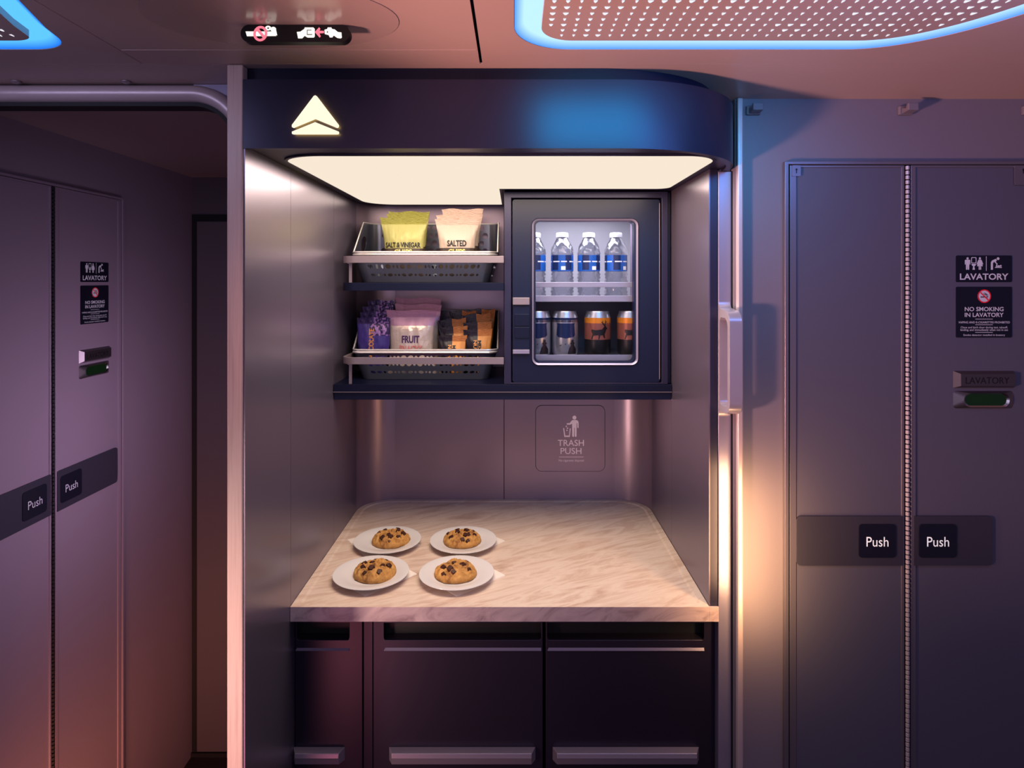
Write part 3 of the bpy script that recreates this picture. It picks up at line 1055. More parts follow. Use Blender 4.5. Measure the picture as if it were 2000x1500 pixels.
def make_cookie(label, x, y, seed, rz):
    z0 = ZS + .0014 + .0060
    t = thing('cookie', label, 'cookie', (x, y, z0), group='chocolate chunk cookies')
    R, H = .0455, .0215
    nr, na = 36, 120

    def surf(r, a):
        q = r / R
        ir = R * (1 + .05 * noise.noise((math.cos(a) * 1.3 + seed * 7, math.sin(a) * 1.3, seed)) + .028 * q * noise.noise((math.cos(a) * 5 + seed, math.sin(a) * 5, seed * 3)))
        xx, yy = q * ir * math.cos(a), q * ir * math.sin(a)
        zz = H * (max(0, 1 - q ** 3.4)) ** .55
        nn = noise.noise((xx * 62 + seed * 3, yy * 62, seed * 2)) * .0050 - max(0, .25 - abs(noise.noise((xx * 90 + 4, yy * 90 + seed, seed)))) * .013 + noise.noise((xx * 170, yy * 170 + seed, 5)) * .0026 + noise.noise((xx * 380, yy * 380 + seed, 9)) * .0010
        ed = min(1, (1 - q) * 8)
        return Vector((xx, yy, max(0.0, zz * .93 + nn * (.25 + .75 * ed) + .002)))
    vs, fs = [surf(0, 0)], []
    for i in range(1, nr + 1):
        q = (i / nr) ** .8
        for j in range(na):
            vs.append(surf(R * q, 2 * PI * j / na))
    for j in range(na):
        vs.append((vs[1 + (nr - 1) * na + j][0] * .95, vs[1 + (nr - 1) * na + j][1] * .95, 0))
    for j in range(na):
        fs.append((0, 1 + j, 1 + (j + 1) % na))
    for i in range(nr):
        for j in range(na):
            a0, a1 = 1 + i * na + j, 1 + i * na + (j + 1) % na
            fs.append((a0, a0 + na, a1 + na, a1))
    fs.append(tuple(1 + nr * na + j for j in range(na))[::-1])
    b = MB(Matrix.Translation((x, y, z0)) @ Matrix.Rotation(rz, 4, 'Z'))
    b.add(vs, fs, M_cookie, True)
    b.build('dough', t, ang=70)
    rr = random.Random(seed)
    places = [(.50, -1.55), (.74, -1.95), (.34, -1.9), (.36, .15), (.30, 2.2), (.66, -1.05), (.64, -2.5), (.70, 1.2), (.68, 2.9), (.70, -.2), (.74, 2.0)]
    for q, a in places:
        a += rr.uniform(-.25, .25)
        q += rr.uniform(-.05, .05)
        p = surf(R * q, a)
        s_ = rr.uniform(.0078, .0105) if q < .68 else rr.uniform(.0060, .0080)
        nrm = Vector((p.x * .6, p.y * .6, .03)).normalized()
        M = Matrix.Translation(p - nrm * s_ * .10) @ nrm.to_track_quat('Z', 'Y').to_matrix().to_4x4() @ Matrix.Rotation(rr.uniform(0, 3), 4, 'Z')
        c = MB(Matrix.Translation((x, y, z0)) @ Matrix.Rotation(rz, 4, 'Z') @ M)
        k = .62
        vv = []
        for zz, sc in ((-.45, 1.0), (.25, 1.0), (.42, .78)):
            for (ax, ay) in ((-1, -.7), (-.7, -1), (.8, -1), (1, -.6), (1, .75), (.6, 1), (-.75, 1), (-1, .7)):
                vv.append((ax * sc * s_ * k * rr.uniform(.85, 1.1), ay * sc * s_ * k * .85 * rr.uniform(.85, 1.1), zz * s_))
        ff = [tuple(range(8))[::-1], tuple(range(16, 24))]
        for L in (0, 8):
            ff += [(L + i, L + (i + 1) % 8, L + 8 + (i + 1) % 8, L + 8 + i) for i in range(8)]
        c.add(vv, ff, M_choc)
        c.build('chocolate_chunk', t, bevel=.0004)
    return t


def make_napkin(label, x, y, rz):
    b = MB()
    M = Matrix.Translation((x, y, 0)) @ Matrix.Rotation(rz, 4, 'Z')
    s_ = .0665
    for k in range(2):
        d = .001 * k
        z0 = ZS + .0001 + k * .00055
        pts_ = rrect(-s_ + d, -s_ + d * 1.8, s_ - d * .3, s_ - d, .002, 3)
        b.prism([pts_], z0, z0 + .0004, M_paper, M=M)
    return tag(b.build('napkin', origin=(x, y, ZS)), label, 'napkin', 'square paper napkins')


for i, (nm, pc, nc, rz) in enumerate(spots):
    px_, py_ = on_counter(*nc)
    make_napkin('white square paper napkin under the %s plate' % nm, px_, py_, math.radians(rz))
    x, y = on_counter(pc[0], pc[1], .012)
    make_plate('small round white plate, %s of the four on the counter' % nm, x, y)
    make_cookie('chocolate chunk cookie on the %s plate' % nm, x + (.008 if i % 2 == 0 else -.003), y + .004, 1.37 + i * 2.11, [0.2, .9, .0, -.35][i])

# ------------------------------------------------------------------ trash flap
t = thing('trash_flap', 'rounded square trash push flap with bin symbol on the niche back wall', 'trash flap', P(1114, 856, YB))
mb = MB()
a, b = P(1046.5, 920, YB), P(1181, 792, YB)
mb.prism([rrect(a.x, a.z, b.x, b.z, .018, 10)], YB - .0016, YB - .0002, M_back, 'xz', smooth=True)
mb.build('flap', t, bevel=.0008)
mb = MB()
mb.prism([rrect(a.x - .0012, a.z - .0012, b.x + .0012, b.z + .0012, .019, 10), rrect(a.x, a.z, b.x, b.z, .018, 10)], YB - .0006, YB - .0002, M_gap, 'xz')
mb.build('seam', t)
TY = YB - .0021
q = lambda x, y: (PX(1000 + x * .12, TY), PZ(770 + y * .12, TY))
Mi = mat('trash ink', (206, 186, 200), 0, .5, emit=(200, 176, 192), estr=.25)  # printed ink given a faint glow of its own; not a lit sign
mb = MB()
W_ = 32 * .12 * TY / F
mb.prism([ell(*q(1016, 380), W_, W_, 20)], TY, TY, Mi, 'xz')
mb.prism([[q(*p) for p in ((985, 420), (1050, 420), (1075, 435), (1084, 460), (1084, 545), (1075, 552), (1064, 545), (1064, 470), (1052, 470), (1050, 685), (1040, 695), (1026, 690), (1022, 680), (1020, 545), (1012, 545), (1010, 685), (1000, 695), (985, 690), (980, 680), (978, 480), (950, 495), (895, 495), (888, 484), (895, 472), (940, 470), (970, 430))]], TY, TY, Mi, 'xz')
mb.prism([[q(*p) for p in ((833, 552), (850, 552), (866, 672), (930, 672), (940, 555), (957, 555), (940, 695), (852, 695))]], TY, TY, Mi, 'xz')
for (xx, yy) in ((884, 522), (902, 553), (894, 588)):
    mb.prism([[q(xx - 14, yy), q(xx, yy + 14), q(xx + 14, yy), q(xx, yy - 14)]], TY, TY, Mi, 'xz')
mb.build('bin_symbol', t)
mb = MB()
for txt, xa, xb, ya, yb, bo in (('TRASH', 745, 1170, 742, 842, .004), ('PUSH', 790, 1130, 874, 973, .004), ('No cigarette disposal', 762, 1168, 1060, 1106, 0)):
    p0, p1 = q(xa, yb), q(xb, ya)
    add_text(mb, txt, (p0[0] + p1[0]) / 2, (p0[1] + p1[1]) / 2, p1[0] - p0[0], p1[1] - p0[1], TY, Mi, bo)
mb.prism([[q(765, 1026), q(1165, 1026), q(1165, 1018), q(765, 1018)]], TY, TY, Mi, 'xz')
mb.build('lettering', t)

# ------------------------------------------------------------------ shelf rack with rails
YF = 1.51
ZLOW, ZUP = 1.3525, 1.5975
XF0 = PX(985, YF)          # chiller left side
t = thing('shelf_rack', 'dark two-tier shelf with pale rails holding the snack baskets', 'shelf', (-.2, 1.65, 1.315))
xl = PX(665, 1.5)
yfr = 1.497


def rack_plan(x0, yf, r, x1=XF0 - .001, yb=YB - .003):
    return [(x1, yb), (x0 + .012, yb), (x0 + .002, yb - .08), (x0, yb - .12)] + arc(x0 + r, yf + r, r, r, 180, 270, 10) + [(x1, yf)]


mb = MB()
mb.prism([[(XL + .001, YF - .007), (XR - .0012, YF - .007), (XR - .0012, YB - .09), (XR - .03, YB - .03), (XR - .09, YB - .002), (XL + .09, YB - .002), (XL + .03, YB - .03), (XL + .001, YB - .09)]], 1.3335, ZLOW, M_shelf)
mb.build('base_shelf', t, bevel=.0015)
mb = MB()
mb.prism([[(XL + .001, YF - .002), (XR - .0012, YF - .002), (XR - .0012, YB - .09), (XR - .09, YB - .002), (XL + .09, YB - .002), (XL + .001, YB - .09)]], 1.3150, 1.3333, M_navy_dark)
mb.build('base_lip', t, bevel=.001)
mb = MB()
mb.prism([[(XL + .001, YF - .0078), (XR - .0012, YF - .0078), (XR - .0012, YF - .0071), (XL + .001, YF - .0071)]], 1.3335, 1.3350, M_rail)
mb.build('edge_strip', t)
mb = MB()
mb.prism([rack_plan(xl, yfr, .03)], 1.5785, ZUP, M_shelf)
mb.build('upper_shelf', t, bevel=.0015)
for zb, zt_ in ((1.6450, 1.6615), (1.4020, 1.4180)):
    o_ = rack_plan(xl, yfr - .002, .034)[3:]
    i_ = rack_plan(xl + .007, yfr + .005, .028)[3:]
    mb = MB()
    mb.prism([o_ + i_[::-1]], zb, zt_, M_rail)
    mb.build('rail', t, bevel=.0012)
    for px in (685,):
        x = PX(px, 1.515)
        mb = MB()
        mb.box((x - .0035, 1.512, (ZUP if zb > 1.5 else ZLOW) + .0002), (x + .0035, 1.5145, zb), M_rail)
        mb.box((x - .0035, 1.5005, zb - .002), (x + .0035, 1.5145, zb), M_rail)
        mb.build('rail_post', t)

# ------------------------------------------------------------------ baskets


def make_basket(label, z0):
    t = thing('snack_basket', label, 'basket', (-.2255, 1.675, z0), group='perforated steel snack baskets')
    hx, y0, y1, r = .1835, 1.5635, 1.787, .028
    cxm = -.2255
    hf, hb = .0762, .166
    ins = .022
    wall = .0012

    def tap(p):
        x, y, z = p
        k = 1 - min(1, z / hf)
        fx = (hx - ins * k) / hx
        ym = (y0 + y1) / 2
        fy = ((y1 - y0) / 2 - .014 * k) / ((y1 - y0) / 2)
        return Vector((cxm + x * fx, ym + (y - ym) * fy, z0 + z))
    b = MB()
    r_ = random.Random(3)

    def holes_row(a0, a1, z, big):
        hs = []
        x = a0
        i = 0
        while x < a1 - .006:
            w = [.0075, .0075, .0040, .0082, .0034, .0036][i % 6]
            h = big * [.95, .9, .8, 1, .7, .75][i % 6]
            if x + w > a1: break
            hs.append(ell(x + w, z, w * .9, h, 12, r_.uniform(-.2, .2)))
            x += 2 * w + .0028
            i += 1
        return hs
    # front
    fx = hx - r
    hs = holes_row(-fx + .006, fx - .004, .019, .0038) + holes_row(-fx + .004, fx - .004, .040, .0062) + holes_row(-fx + .01, fx - .004, .0575, .0050)
    b.prism([[(-fx, 0), (fx, 0), (fx, hf), (-fx, hf)]] + hs, y0, y0 + wall, M_bask, 'xz', map3=tap)
    # back lower and upper
    hs = holes_row(-fx + .004, fx - .004, .019, .0038) + holes_row(-fx + .006, fx - .004, .042, .0066)
    b.prism([[(-fx, 0), (fx, 0), (fx, hf), (-fx, hf)]] + hs, y1 - wall, y1, M_bask, 'xz', map3=tap)
    hs = []
    for row in range(4):
        zz = hf + .014 + row * .0215
        xx = -fx + .010 + (row % 2) * .009
        while xx < fx - .008:
            rr = [.0082, .0070, .0085][(int(xx * 977) + row) % 3]
            hs.append(ell(xx, zz, rr, rr, 14))
            xx += .0192
    b.prism([[(-fx, hf), (fx, hf), (fx, hb), (-fx, hb)]] + hs, y1 - wall, y1, M_bask, 'xz', map3=tap)
    # sides, sloping
    ya, yb = y0 + r, y1 - r
    ysl = ya + (yb - ya) * .62
    for sx in (-1, 1):
        hs = holes_row(ya + .004, yb - .003, .019, .0038) + holes_row(ya + .006, yb - .003, .042, .0062)
        b.prism([[(ya, 0), (yb, 0), (yb, hf), (ya, hf)]] + hs, sx * hx, sx * (hx - wall), M_bask, 'yz', map3=tap)
        b.prism([[(ya, hf), (yb, hf), (yb, hb), (ysl, hb - .004)], ell(ya + (yb - ya) * .62, hf + .028, .030, .020, 24, .35)], sx * hx, sx * (hx - wall), M_bask, 'yz', map3=tap)
    # rounded corners
    for (cx_, cy_, a0, h) in ((-hx + r, y0 + r, 180, hf), (hx - r, y0 + r, 270, hf), (hx - r, y1 - r, 0, hb), (-hx + r, y1 - r, 90, hb)):
        A = arc(cx_, cy_, r, r, a0, a0 + 90, 8)
        B = arc(cx_, cy_, r - wall, r - wall, a0, a0 + 90, 8)
        zs = [0, hf] if h == hf else [0, hf, hb]
        for z_0, z_1 in zip(zs, zs[1:]):
            for L in (A, B):
                b.strip([tap((x, y, z_0)) for x, y in L], [tap((x, y, z_1)) for x, y in L], M_bask, closed=False)
    b.prism([rrect(-hx, y0, hx, y1, r, 8)], 0, .001, M_bask, 'xy', map3=tap)
    b.build('body', t, merge=False)
    # wire rim
    rim = []
    rim += [(x, y, hf) for x, y in arc(-hx + r, y0 + r, r, r, 180, 270, 8)]
    rim += [(x, y, hf) for x, y in arc(hx - r, y0 + r, r, r, 270, 360, 8)]
    rim += [(hx, ysl, hb - .004)]
    rim += [(x, y, hb) for x, y in arc(hx - r, y1 - r, r, r, 0, 90, 8)]
    rim += [(x, y, hb) for x, y in arc(-hx + r, y1 - r, r, r, 90, 180, 8)]
    rim += [(-hx, ysl, hb - .004)]
    b = MB()
    b.tube([tap(p) for p in rim], .0020, M_rimshine, 8, closed=True)
    b.build('rim', t)
    # front flange
    b = MB()
    fl = [(x, y - .003, hf - .0062) for x, y in arc(-hx + r, y0 + r, r, r, 185, 270, 8)] + [(x, y - .003, hf - .0062) for x, y in arc(hx - r, y0 + r, r, r, 270, 355, 8)]
    b.tube([tap(p) for p in fl], .0031, M_rimshine, 8)
    b.build('front_flange', t)
    return t


make_basket('perforated steel basket of chip packets on the upper shelf', ZUP + .0004)
make_basket('perforated steel basket of mixed snack packets on the lower shelf', ZLOW + .0004)

# ------------------------------------------------------------------ snack packets


def bagmesh(name, W, H, T, mfun, seed, pinch=.16, seal=.10, taper=0.0):
    """pillow packet, base at z 0, facing -y; returns mesh and front-surface function"""
    nu, nv = 44, 56

    def hw(v):
        f = 1 - pinch * math.sin(PI * min(1, max(0, v * .95))) ** .8 * (1 - v) ** .25
        return W / 2 * f * (1 - taper * max(0.0, 1 - v / .55) ** 1.2)

    def thick(u, v):
        a = max(0.0, 1 - abs(u) ** 2.6) ** .62
        lo = min(1, v / .13)
        hi = min(1, max(0.0, (1 - seal - v) / .30))
        e = (math.sin(lo * PI / 2) ** .8) * (math.sin(hi * PI / 2) ** 1.0)
        w = 1 + .07 * noise.noise((u * 3.1 + seed, v * 4.3, seed)) + .04 * noise.noise((u * 9 + seed, v * 11, 2))
        return .0005 + T * a * e * w

    def wr(u, v):
        return .0011 * noise.noise((u * 4 + seed * 2, v * 6, 9)) + (.0006 * noise.noise((u * 20, v * 3 + seed, 4)) if v < 1 - seal else .0007 * noise.noise((u * 9 + seed, v * 40, 7)))
    vs, fs, mi = [], [], []
    mats = []
    for side in (-1, 1):
        for j in range(nv + 1):
            v = j / nv
            for i in range(nu + 1):
                u = -1 + 2 * i / nu
                zz = v * H + (.0015 * math.sin(u * 5 + seed) if v > .97 else 0)
                vs.append((u * hw(v), side * thick(u, v) + wr(u, v), zz))
    N = (nu + 1) * (nv + 1)
    for s_ in range(2):
        for j in range(nv):
            for i in range(nu):
                a = s_ * N + j * (nu + 1) + i
                q_ = (a, a + 1, a + nu + 2, a + nu + 1)
                fs.append(q_ if s_ == 0 else q_[::-1])
                m = mfun(-1 + 2 * (i + .5) / nu, (j + .5) / nv)
                if m not in mats: mats.append(m)
                mi.append(mats.index(m))
    bound = [i for i in range(nu + 1)] + [j * (nu + 1) + nu for j in range(1, nv + 1)] + [nv * (nu + 1) + i for i in range(nu - 1, -1, -1)] + [j * (nu + 1) for j in range(nv - 1, 0, -1)]
    for a, c in zip(bound, bound[1:] + bound[:1]):
        fs.append((a, N + a, N + c, c))
        mi.append(0)
    me = bpy.data.meshes.new(name)
    me.from_pydata(vs, [], fs)
    for m in mats: me.materials.append(m)
    me.polygons.foreach_set('material_index', mi)
    me.polygons.foreach_set('use_smooth', [True] * len(fs))
    me.set_sharp_from_angle(angle=math.radians(60))

    def front(x, z, off=.0012):
        v = min(1, max(0, z / H))
        u = max(-1, min(1, x / hw(v)))
        return -thick(u, v) + wr(u, v) - off
    return me, front


M_sv = mat('lime packet', (176, 172, 104), .1, .36, bump=.25, bscale=60)
M_svseal = mat('lime packet seal', (150, 148, 64), .3, .3, bump=.8, bscale=120, stretch=(1, 1, 6))
M_cr = mat('cream packet', (200, 180, 166), .1, .4, bump=.25, bscale=60)
M_crseal = mat('cream packet seal', (212, 182, 168), .3, .32, bump=.8, bscale=120, stretch=(1, 1, 6))
M_ptxt = mat('packet black ink', (26, 22, 22), 0, .5)
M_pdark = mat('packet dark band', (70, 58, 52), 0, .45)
M_pyel = mat('packet yellow ink', (226, 214, 130), 0, .5)
M_fp = mat('pink packet', (196, 150, 178), .15, .34, bump=.3, bscale=60)
M_fseal = mat('pink packet seal', (176, 128, 158), .25, .34, bump=.7, bscale=110, stretch=(1, 1, 6))
M_ffoil = mat('cream foil packet', (226, 208, 194), .4, .26, bump=.9, bscale=55)
M_fink = mat('plum ink', (74, 40, 92), 0, .5)
M_fink2 = mat('salmon ink', (206, 128, 128), 0, .5)
M_cd = mat('violet packet', (64, 50, 126), .15, .32, bump=.3, bscale=70)
M_cdd = mat('dark violet seal', (50, 34, 82), .3, .3, bump=.7, bscale=110)
M_cdl = mat('orchid pattern', (150, 112, 176), .25, .3)
M_cink = mat('ochre ink', (200, 132, 74), 0, .5)
M_nb = mat('black packet', (34, 26, 34), .2, .34, bump=.3, bscale=70)
M_no = mat('orange packet', (222, 148, 74), .1, .4, bump=.25, bscale=70)
M_nos = mat('orange packet seal', (196, 120, 62), .15, .4, bump=.9, bscale=130, stretch=(1, 1, 6))

BZ_UP, BZ_LOW = ZUP + .0018, ZLOW + .0018


def packet_proto(name, W, H, T, mfun, seed, texts, pinch=.16, seal=.10, taper=0.0):
    me, front = bagmesh(name, W, H, T, mfun, seed, pinch, seal, taper)
    parts = []
    b = MB()
    for (txt, x, z, w, h, m, bo, rot) in texts:
        add_text(b, txt, x, z, w, h, 0, m, bo, rot, fn=front)
    if texts:
        o = b.build('lettering', merge=False)
        parts.append(o.data)
        bpy.data.objects.remove(o)
    return me, parts, H


def place_packet(proto, name, label, cat, group, pxc, pytop, Y, zbase, wscale=1, tilt=0, roll=0):
    me, parts, H = proto
    ztop = PZ(pytop, Y)
    t = bpy.data.objects.new(name, me)
    C.objects.link(t)
    t.location = (PX(pxc, Y), Y, zbase)
    t.rotation_euler = (tilt, roll, 0)
    t.scale = (wscale, 1, (ztop - zbase) / H)
    tag(t, label, cat, group)
    for p in parts:
        o = bpy.data.objects.new('lettering', p)
        C.objects.link(o)
        o.parent = t
    return t


cat = 'snack packet'
# salt & vinegar
Hs = .168
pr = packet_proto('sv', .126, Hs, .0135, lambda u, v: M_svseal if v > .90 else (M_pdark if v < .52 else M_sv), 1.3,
                  [('SALT & VINEGAR', -.0005, .0957, .0900, .0140, M_ptxt, .034, 0), ('CHIPS', 0, .0775, .046, .0140, M_pyel, .034, 0)], .24)
g = 'lime salt and vinegar chip packets'
for (pxc, pyt, Y, ws, lb) in ((789, 425, 1.624, 1, 'lime green salt and vinegar chip packet, front one of its stack'),
                              (796.5, 418.5, 1.654, .90, 'lime green chip packet in the middle of its stack, upper basket'),
                              (799, 413.5, 1.684, .90, 'lime green chip packet at the back of its stack, upper basket')):
    place_packet(pr, 'chip_packet', lb, cat, g, pxc, pyt, Y, BZ_UP, ws)
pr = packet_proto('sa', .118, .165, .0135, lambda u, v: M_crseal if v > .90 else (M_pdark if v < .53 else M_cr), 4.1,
                  [('SALTED', 0, .1003, .0495, .0165, M_ptxt, .034, 0), ('CHIPS', 0, .0785, .044, .0140, M_pyel, .034, 0)], .26)
g = 'cream salted chip packets'
for (pxc, pyt, Y, ws, lb) in ((893, 427.5, 1.624, 1.0, 'cream salted chip packet, front one of its stack in the upper basket'),
                              (897.5, 420, 1.654, 1.06, 'cream chip packet in the middle of its stack, upper basket'),
                              (903.5, 408.5, 1.684, .96, 'cream chip packet standing tallest at the back of its stack')):
    place_packet(pr, 'chip_packet', lb, cat, g, pxc, pyt, Y, BZ_UP, ws)


def choc_m(u, v):
    if v > .90: return M_cdd if u < -.2 else M_cdl if noise.noise((u * 7, v * 30, 1)) > .1 else M_cdd
    if v > .70 and u > -.25: return M_cdl if noise.noise((u * 6 + 3, v * 14, 3)) > .02 else M_cdd
    if -.25 < u < -.12 and v > .6: return M_cdl
    return M_cd


pr = packet_proto('ch', .086, .152, .010, choc_m, 2.2, [('CHOCOLATE', -.004, .0800, .0875, .0130, M_cink, .034, PI / 2)], .05, .10, .52)
g = 'violet chocolate packets'
for i, (pxc, pyt, Y, ws) in enumerate(((730, 620, 1.612, 1), (734, 609, 1.642, .95), (738, 597.5, 1.672, .95), (744, 586.5, 1.702, .82))):
    lb = ['violet chocolate packet with upright ochre lettering, front one of its stack', 'violet chocolate packet, second from the front of its stack',
          'violet chocolate packet, third from the front of its stack', 'violet chocolate packet at the very back, topmost of its stack'][i]
    place_packet(pr, 'chocolate_packet', lb, cat, g, pxc, pyt, Y, BZ_LOW, ws)

pr = packet_proto('fr', .134, .172, .0150, lambda u, v: M_fseal if v > .90 else (M_fp if v > .765 else M_ffoil), 6.4,
                  [('FRUIT', 0, .0975, .0455, .0192, M_fink, .034, 0), ('SNACKS', 0, .0725, .0594, .0190, M_fink2, .034, 0)], .19)
g = 'pink fruit snack packets'
for i, (pxc, pyt, Y, ws) in enumerate(((804, 606, 1.624, 1.0), (817, 594.5, 1.660, .94), (817.5, 582, 1.694, .94))):
    lb = ['pink and cream fruit snacks packet, front one of its stack', 'pink fruit snacks packet in the middle of its stack', 'pink fruit snacks packet at the back, tallest of its stack'][i]
    place_packet(pr, 'fruit_snack_packet', lb, cat, g, pxc, pyt, Y, BZ_LOW, ws)

pr = packet_proto('nu', .080, .118, .0085, lambda u, v: (M_nb if u < -.02 else M_nos) if v > .86 else (M_nb if u < 0 else M_no), 8.8,
                  [('MIXED', .0055, .0700, .042, .0090, M_ptxt, .034, -PI / 2), ('NUTS', -.0065, .0735, .036, .0090, M_no, .034, -PI / 2)], .16, .13, .52)
g = 'black and orange mixed nut packets'
nuts = [(882, 655, 1.604, 'left column, front', .02), (889, 638, 1.626, 'left column, second from the front', -.04), (890, 623, 1.648, 'left column, third from the front', -.07), (899, 607, 1.690, 'left column, at the very back', .03),
        (933, 643, 1.606, 'right column, front', .0), (935.5, 629, 1.628, 'right column, second from the front', -.03), (937, 613, 1.650, 'right column, third from the front', -.06), (938, 604, 1.692, 'right column, at the very back', .02)]
for (pxc, pyt, Y, lb, ro) in nuts:
    place_packet(pr, 'nut_packet', 'black and orange mixed nuts packet, %s' % lb, cat, g, pxc, pyt, Y, BZ_LOW, .95, 0, ro)

# ------------------------------------------------------------------ beverage chiller
xa, xb = XF0, PX(1303, YF)
za, zb = ZLOW + .0004, 1.8170
t = thing('beverage_chiller', 'navy glass-door drinks chiller built in beside the snack shelf', 'chiller', ((xa + xb) / 2, 1.65, za))
da, db, dza, dzb = PX(1001, YF), PX(1288, YF), PZ(746, YF), PZ(390, YF)
oa, ob_, oza, ozb = da - .003, db + .004, dza - .0008, dzb + .0035
mb = MB()
rect = lambda x0, z0, x1, z1: [(x0, z0), (x1, z0), (x1, z1), (x0, z1)]
mb.prism([rect(xa, za, xb, zb), rect(oa, oza, ob_, ozb)], YF - .006, YF + .03, M_navy, 'xz')
mb.box((xa, YF + .03, za), (oa, YB - .004, zb), M_navy)
mb.box((ob_, YF + .03, za), (xb, YB - .004, zb), M_navy)
mb.box((xb + .0004, YF + .006, za), (XR - .0012, YF + .03, zb), M_navy_dark)
mb.build('cabinet', t, bevel=.001)
mb = MB()
i0, i1, j0, j1 = oa + .012, ob_ - .012, oza + .012, ozb - .012
mb.box((i0 - .004, YB - .012, j0 - .004), (i1 + .004, YB - .006, j1 + .004), M_fridge)
mb.box((i0 - .004, YF + .032, j0 - .004), (i0, YB - .012, j1 + .004), M_fridge)
mb.box((i1, YF + .032, j0 - .004), (i1 + .004, YB - .012, j1 + .004), M_fridge)
mb.box((i0, YF + .032, j0 - .004), (i1, YB - .012, j0), M_fridge)
mb.box((i0, YF + .032, j1), (i1, YB - .012, j1 + .004), M_fridge)
mb.build('liner', t)
mb = MB()
w0, w1, wz0, wz1 = PX(1046, YF), PX(1238, YF), PZ(706, YF), PZ(432, YF)
mb.prism([rrect(da, dza, db, dzb, .006, 6), rrect(w0, wz0, w1, wz1, .012, 8)[::-1]], YF - .004, YF + .022, M_navy_dark, 'xz')
door = mb.build('door', t, bevel=.0012)
mb = MB()
g0 = rrect(PX(1037, YF), PZ(714, YF), PX(1247, YF), PZ(426, YF), .019, 8)
A = [(x, YF - .0045, z) for x, z in g0]
B = [(x, YF - .0085, z) for x, z in offset(g0, .0025)]
D = [(x, YF - .0050, z) for x, z in offset(g0, .0065)]
Ew = [(x, YF + .004, z) for x, z in offset(g0, .0092)]
mb.strip(A, B, M_navy, smooth=True); mb.strip(B, D, M_post, smooth=True); mb.strip(D, Ew, M_post, smooth=True)
mb.build('window_bezel', door, ang=60)
mb = MB()
mb.prism([rrect(w0 - .001, wz0 - .001, w1 + .001, wz1 + .001, .012, 8)], YF + .008, YF + .010, M_glass, 'xz')
mb.build('glass_pane', door)
mb = MB()
la, lb_ = PX(1001.5, YF), PX(1034, YF)
mb.box((la, YF - .016, PZ(595, YF)), (lb_, YF - .0042, PZ(581, YF)), M_rail)
mb.box((la, YF - .013, PZ(690, YF)), (lb_, YF - .0042, PZ(682, YF)), M_post)
mb.box((la, YF - .010, PZ(681.7, YF)), (lb_, YF - .0042, PZ(595.3, YF)), M_navy_dark)
for (p0, p1) in ((613, 636.5), (638, 660)):
    mb.box((PX(1005, YF), YF - .0125, PZ(p1, YF)), (lb_, YF - .0101, PZ(p0, YF)), M_shelf)
mb.build('latch', door, bevel=.001)
mb = MB()
mb.box((PX(1286.4, YF), YF - .0052, PZ(740, YF)), (PX(1288, YF), YF - .0042, PZ(397, YF)), M_rail)
mb.build('hinge_strip', door)
# shelves
YI = 1.556
mb = MB()
zs1, zs0 = PZ(577.5, YI), PZ(589.5, YI)
mb.box((i0 + .001, YI, zs0), (i1 - .001, YI + .003, zs1), M_fshelf)
mb.box((i0 + .001, YI + .003, zs0 + .004), (i1 - .001, YB - .0125, zs0 + .007), M_fshelf)
mb.build('shelf', t, bevel=.0008)
ZSH = zs0 + .0072
mb = MB()
mb.box((i0 + .001, YI, PZ(561, YI)), (i1 - .001, YI + .003, PZ(551, YI)), M_fshelf)
mb.build('shelf_rail', t, bevel=.0008)
mb = MB()
zf1, zf0 = PZ(693, YI), PZ(704, YI)
mb.box((i0 + .001, YI, j0 + .0005), (i1 - .001, YI + .003, zf1), M_fshelf)
mb.box((i0 + .001, YI + .003, j0 + .0005), (i1 - .001, YB - .0125, 1.4075), M_fshelf)
mb.build('lower_tray', t, bevel=.0008)

# bottles
YBt = 1.622
Rb, Hb = .0298, PZ(455, YBt) - ZSH


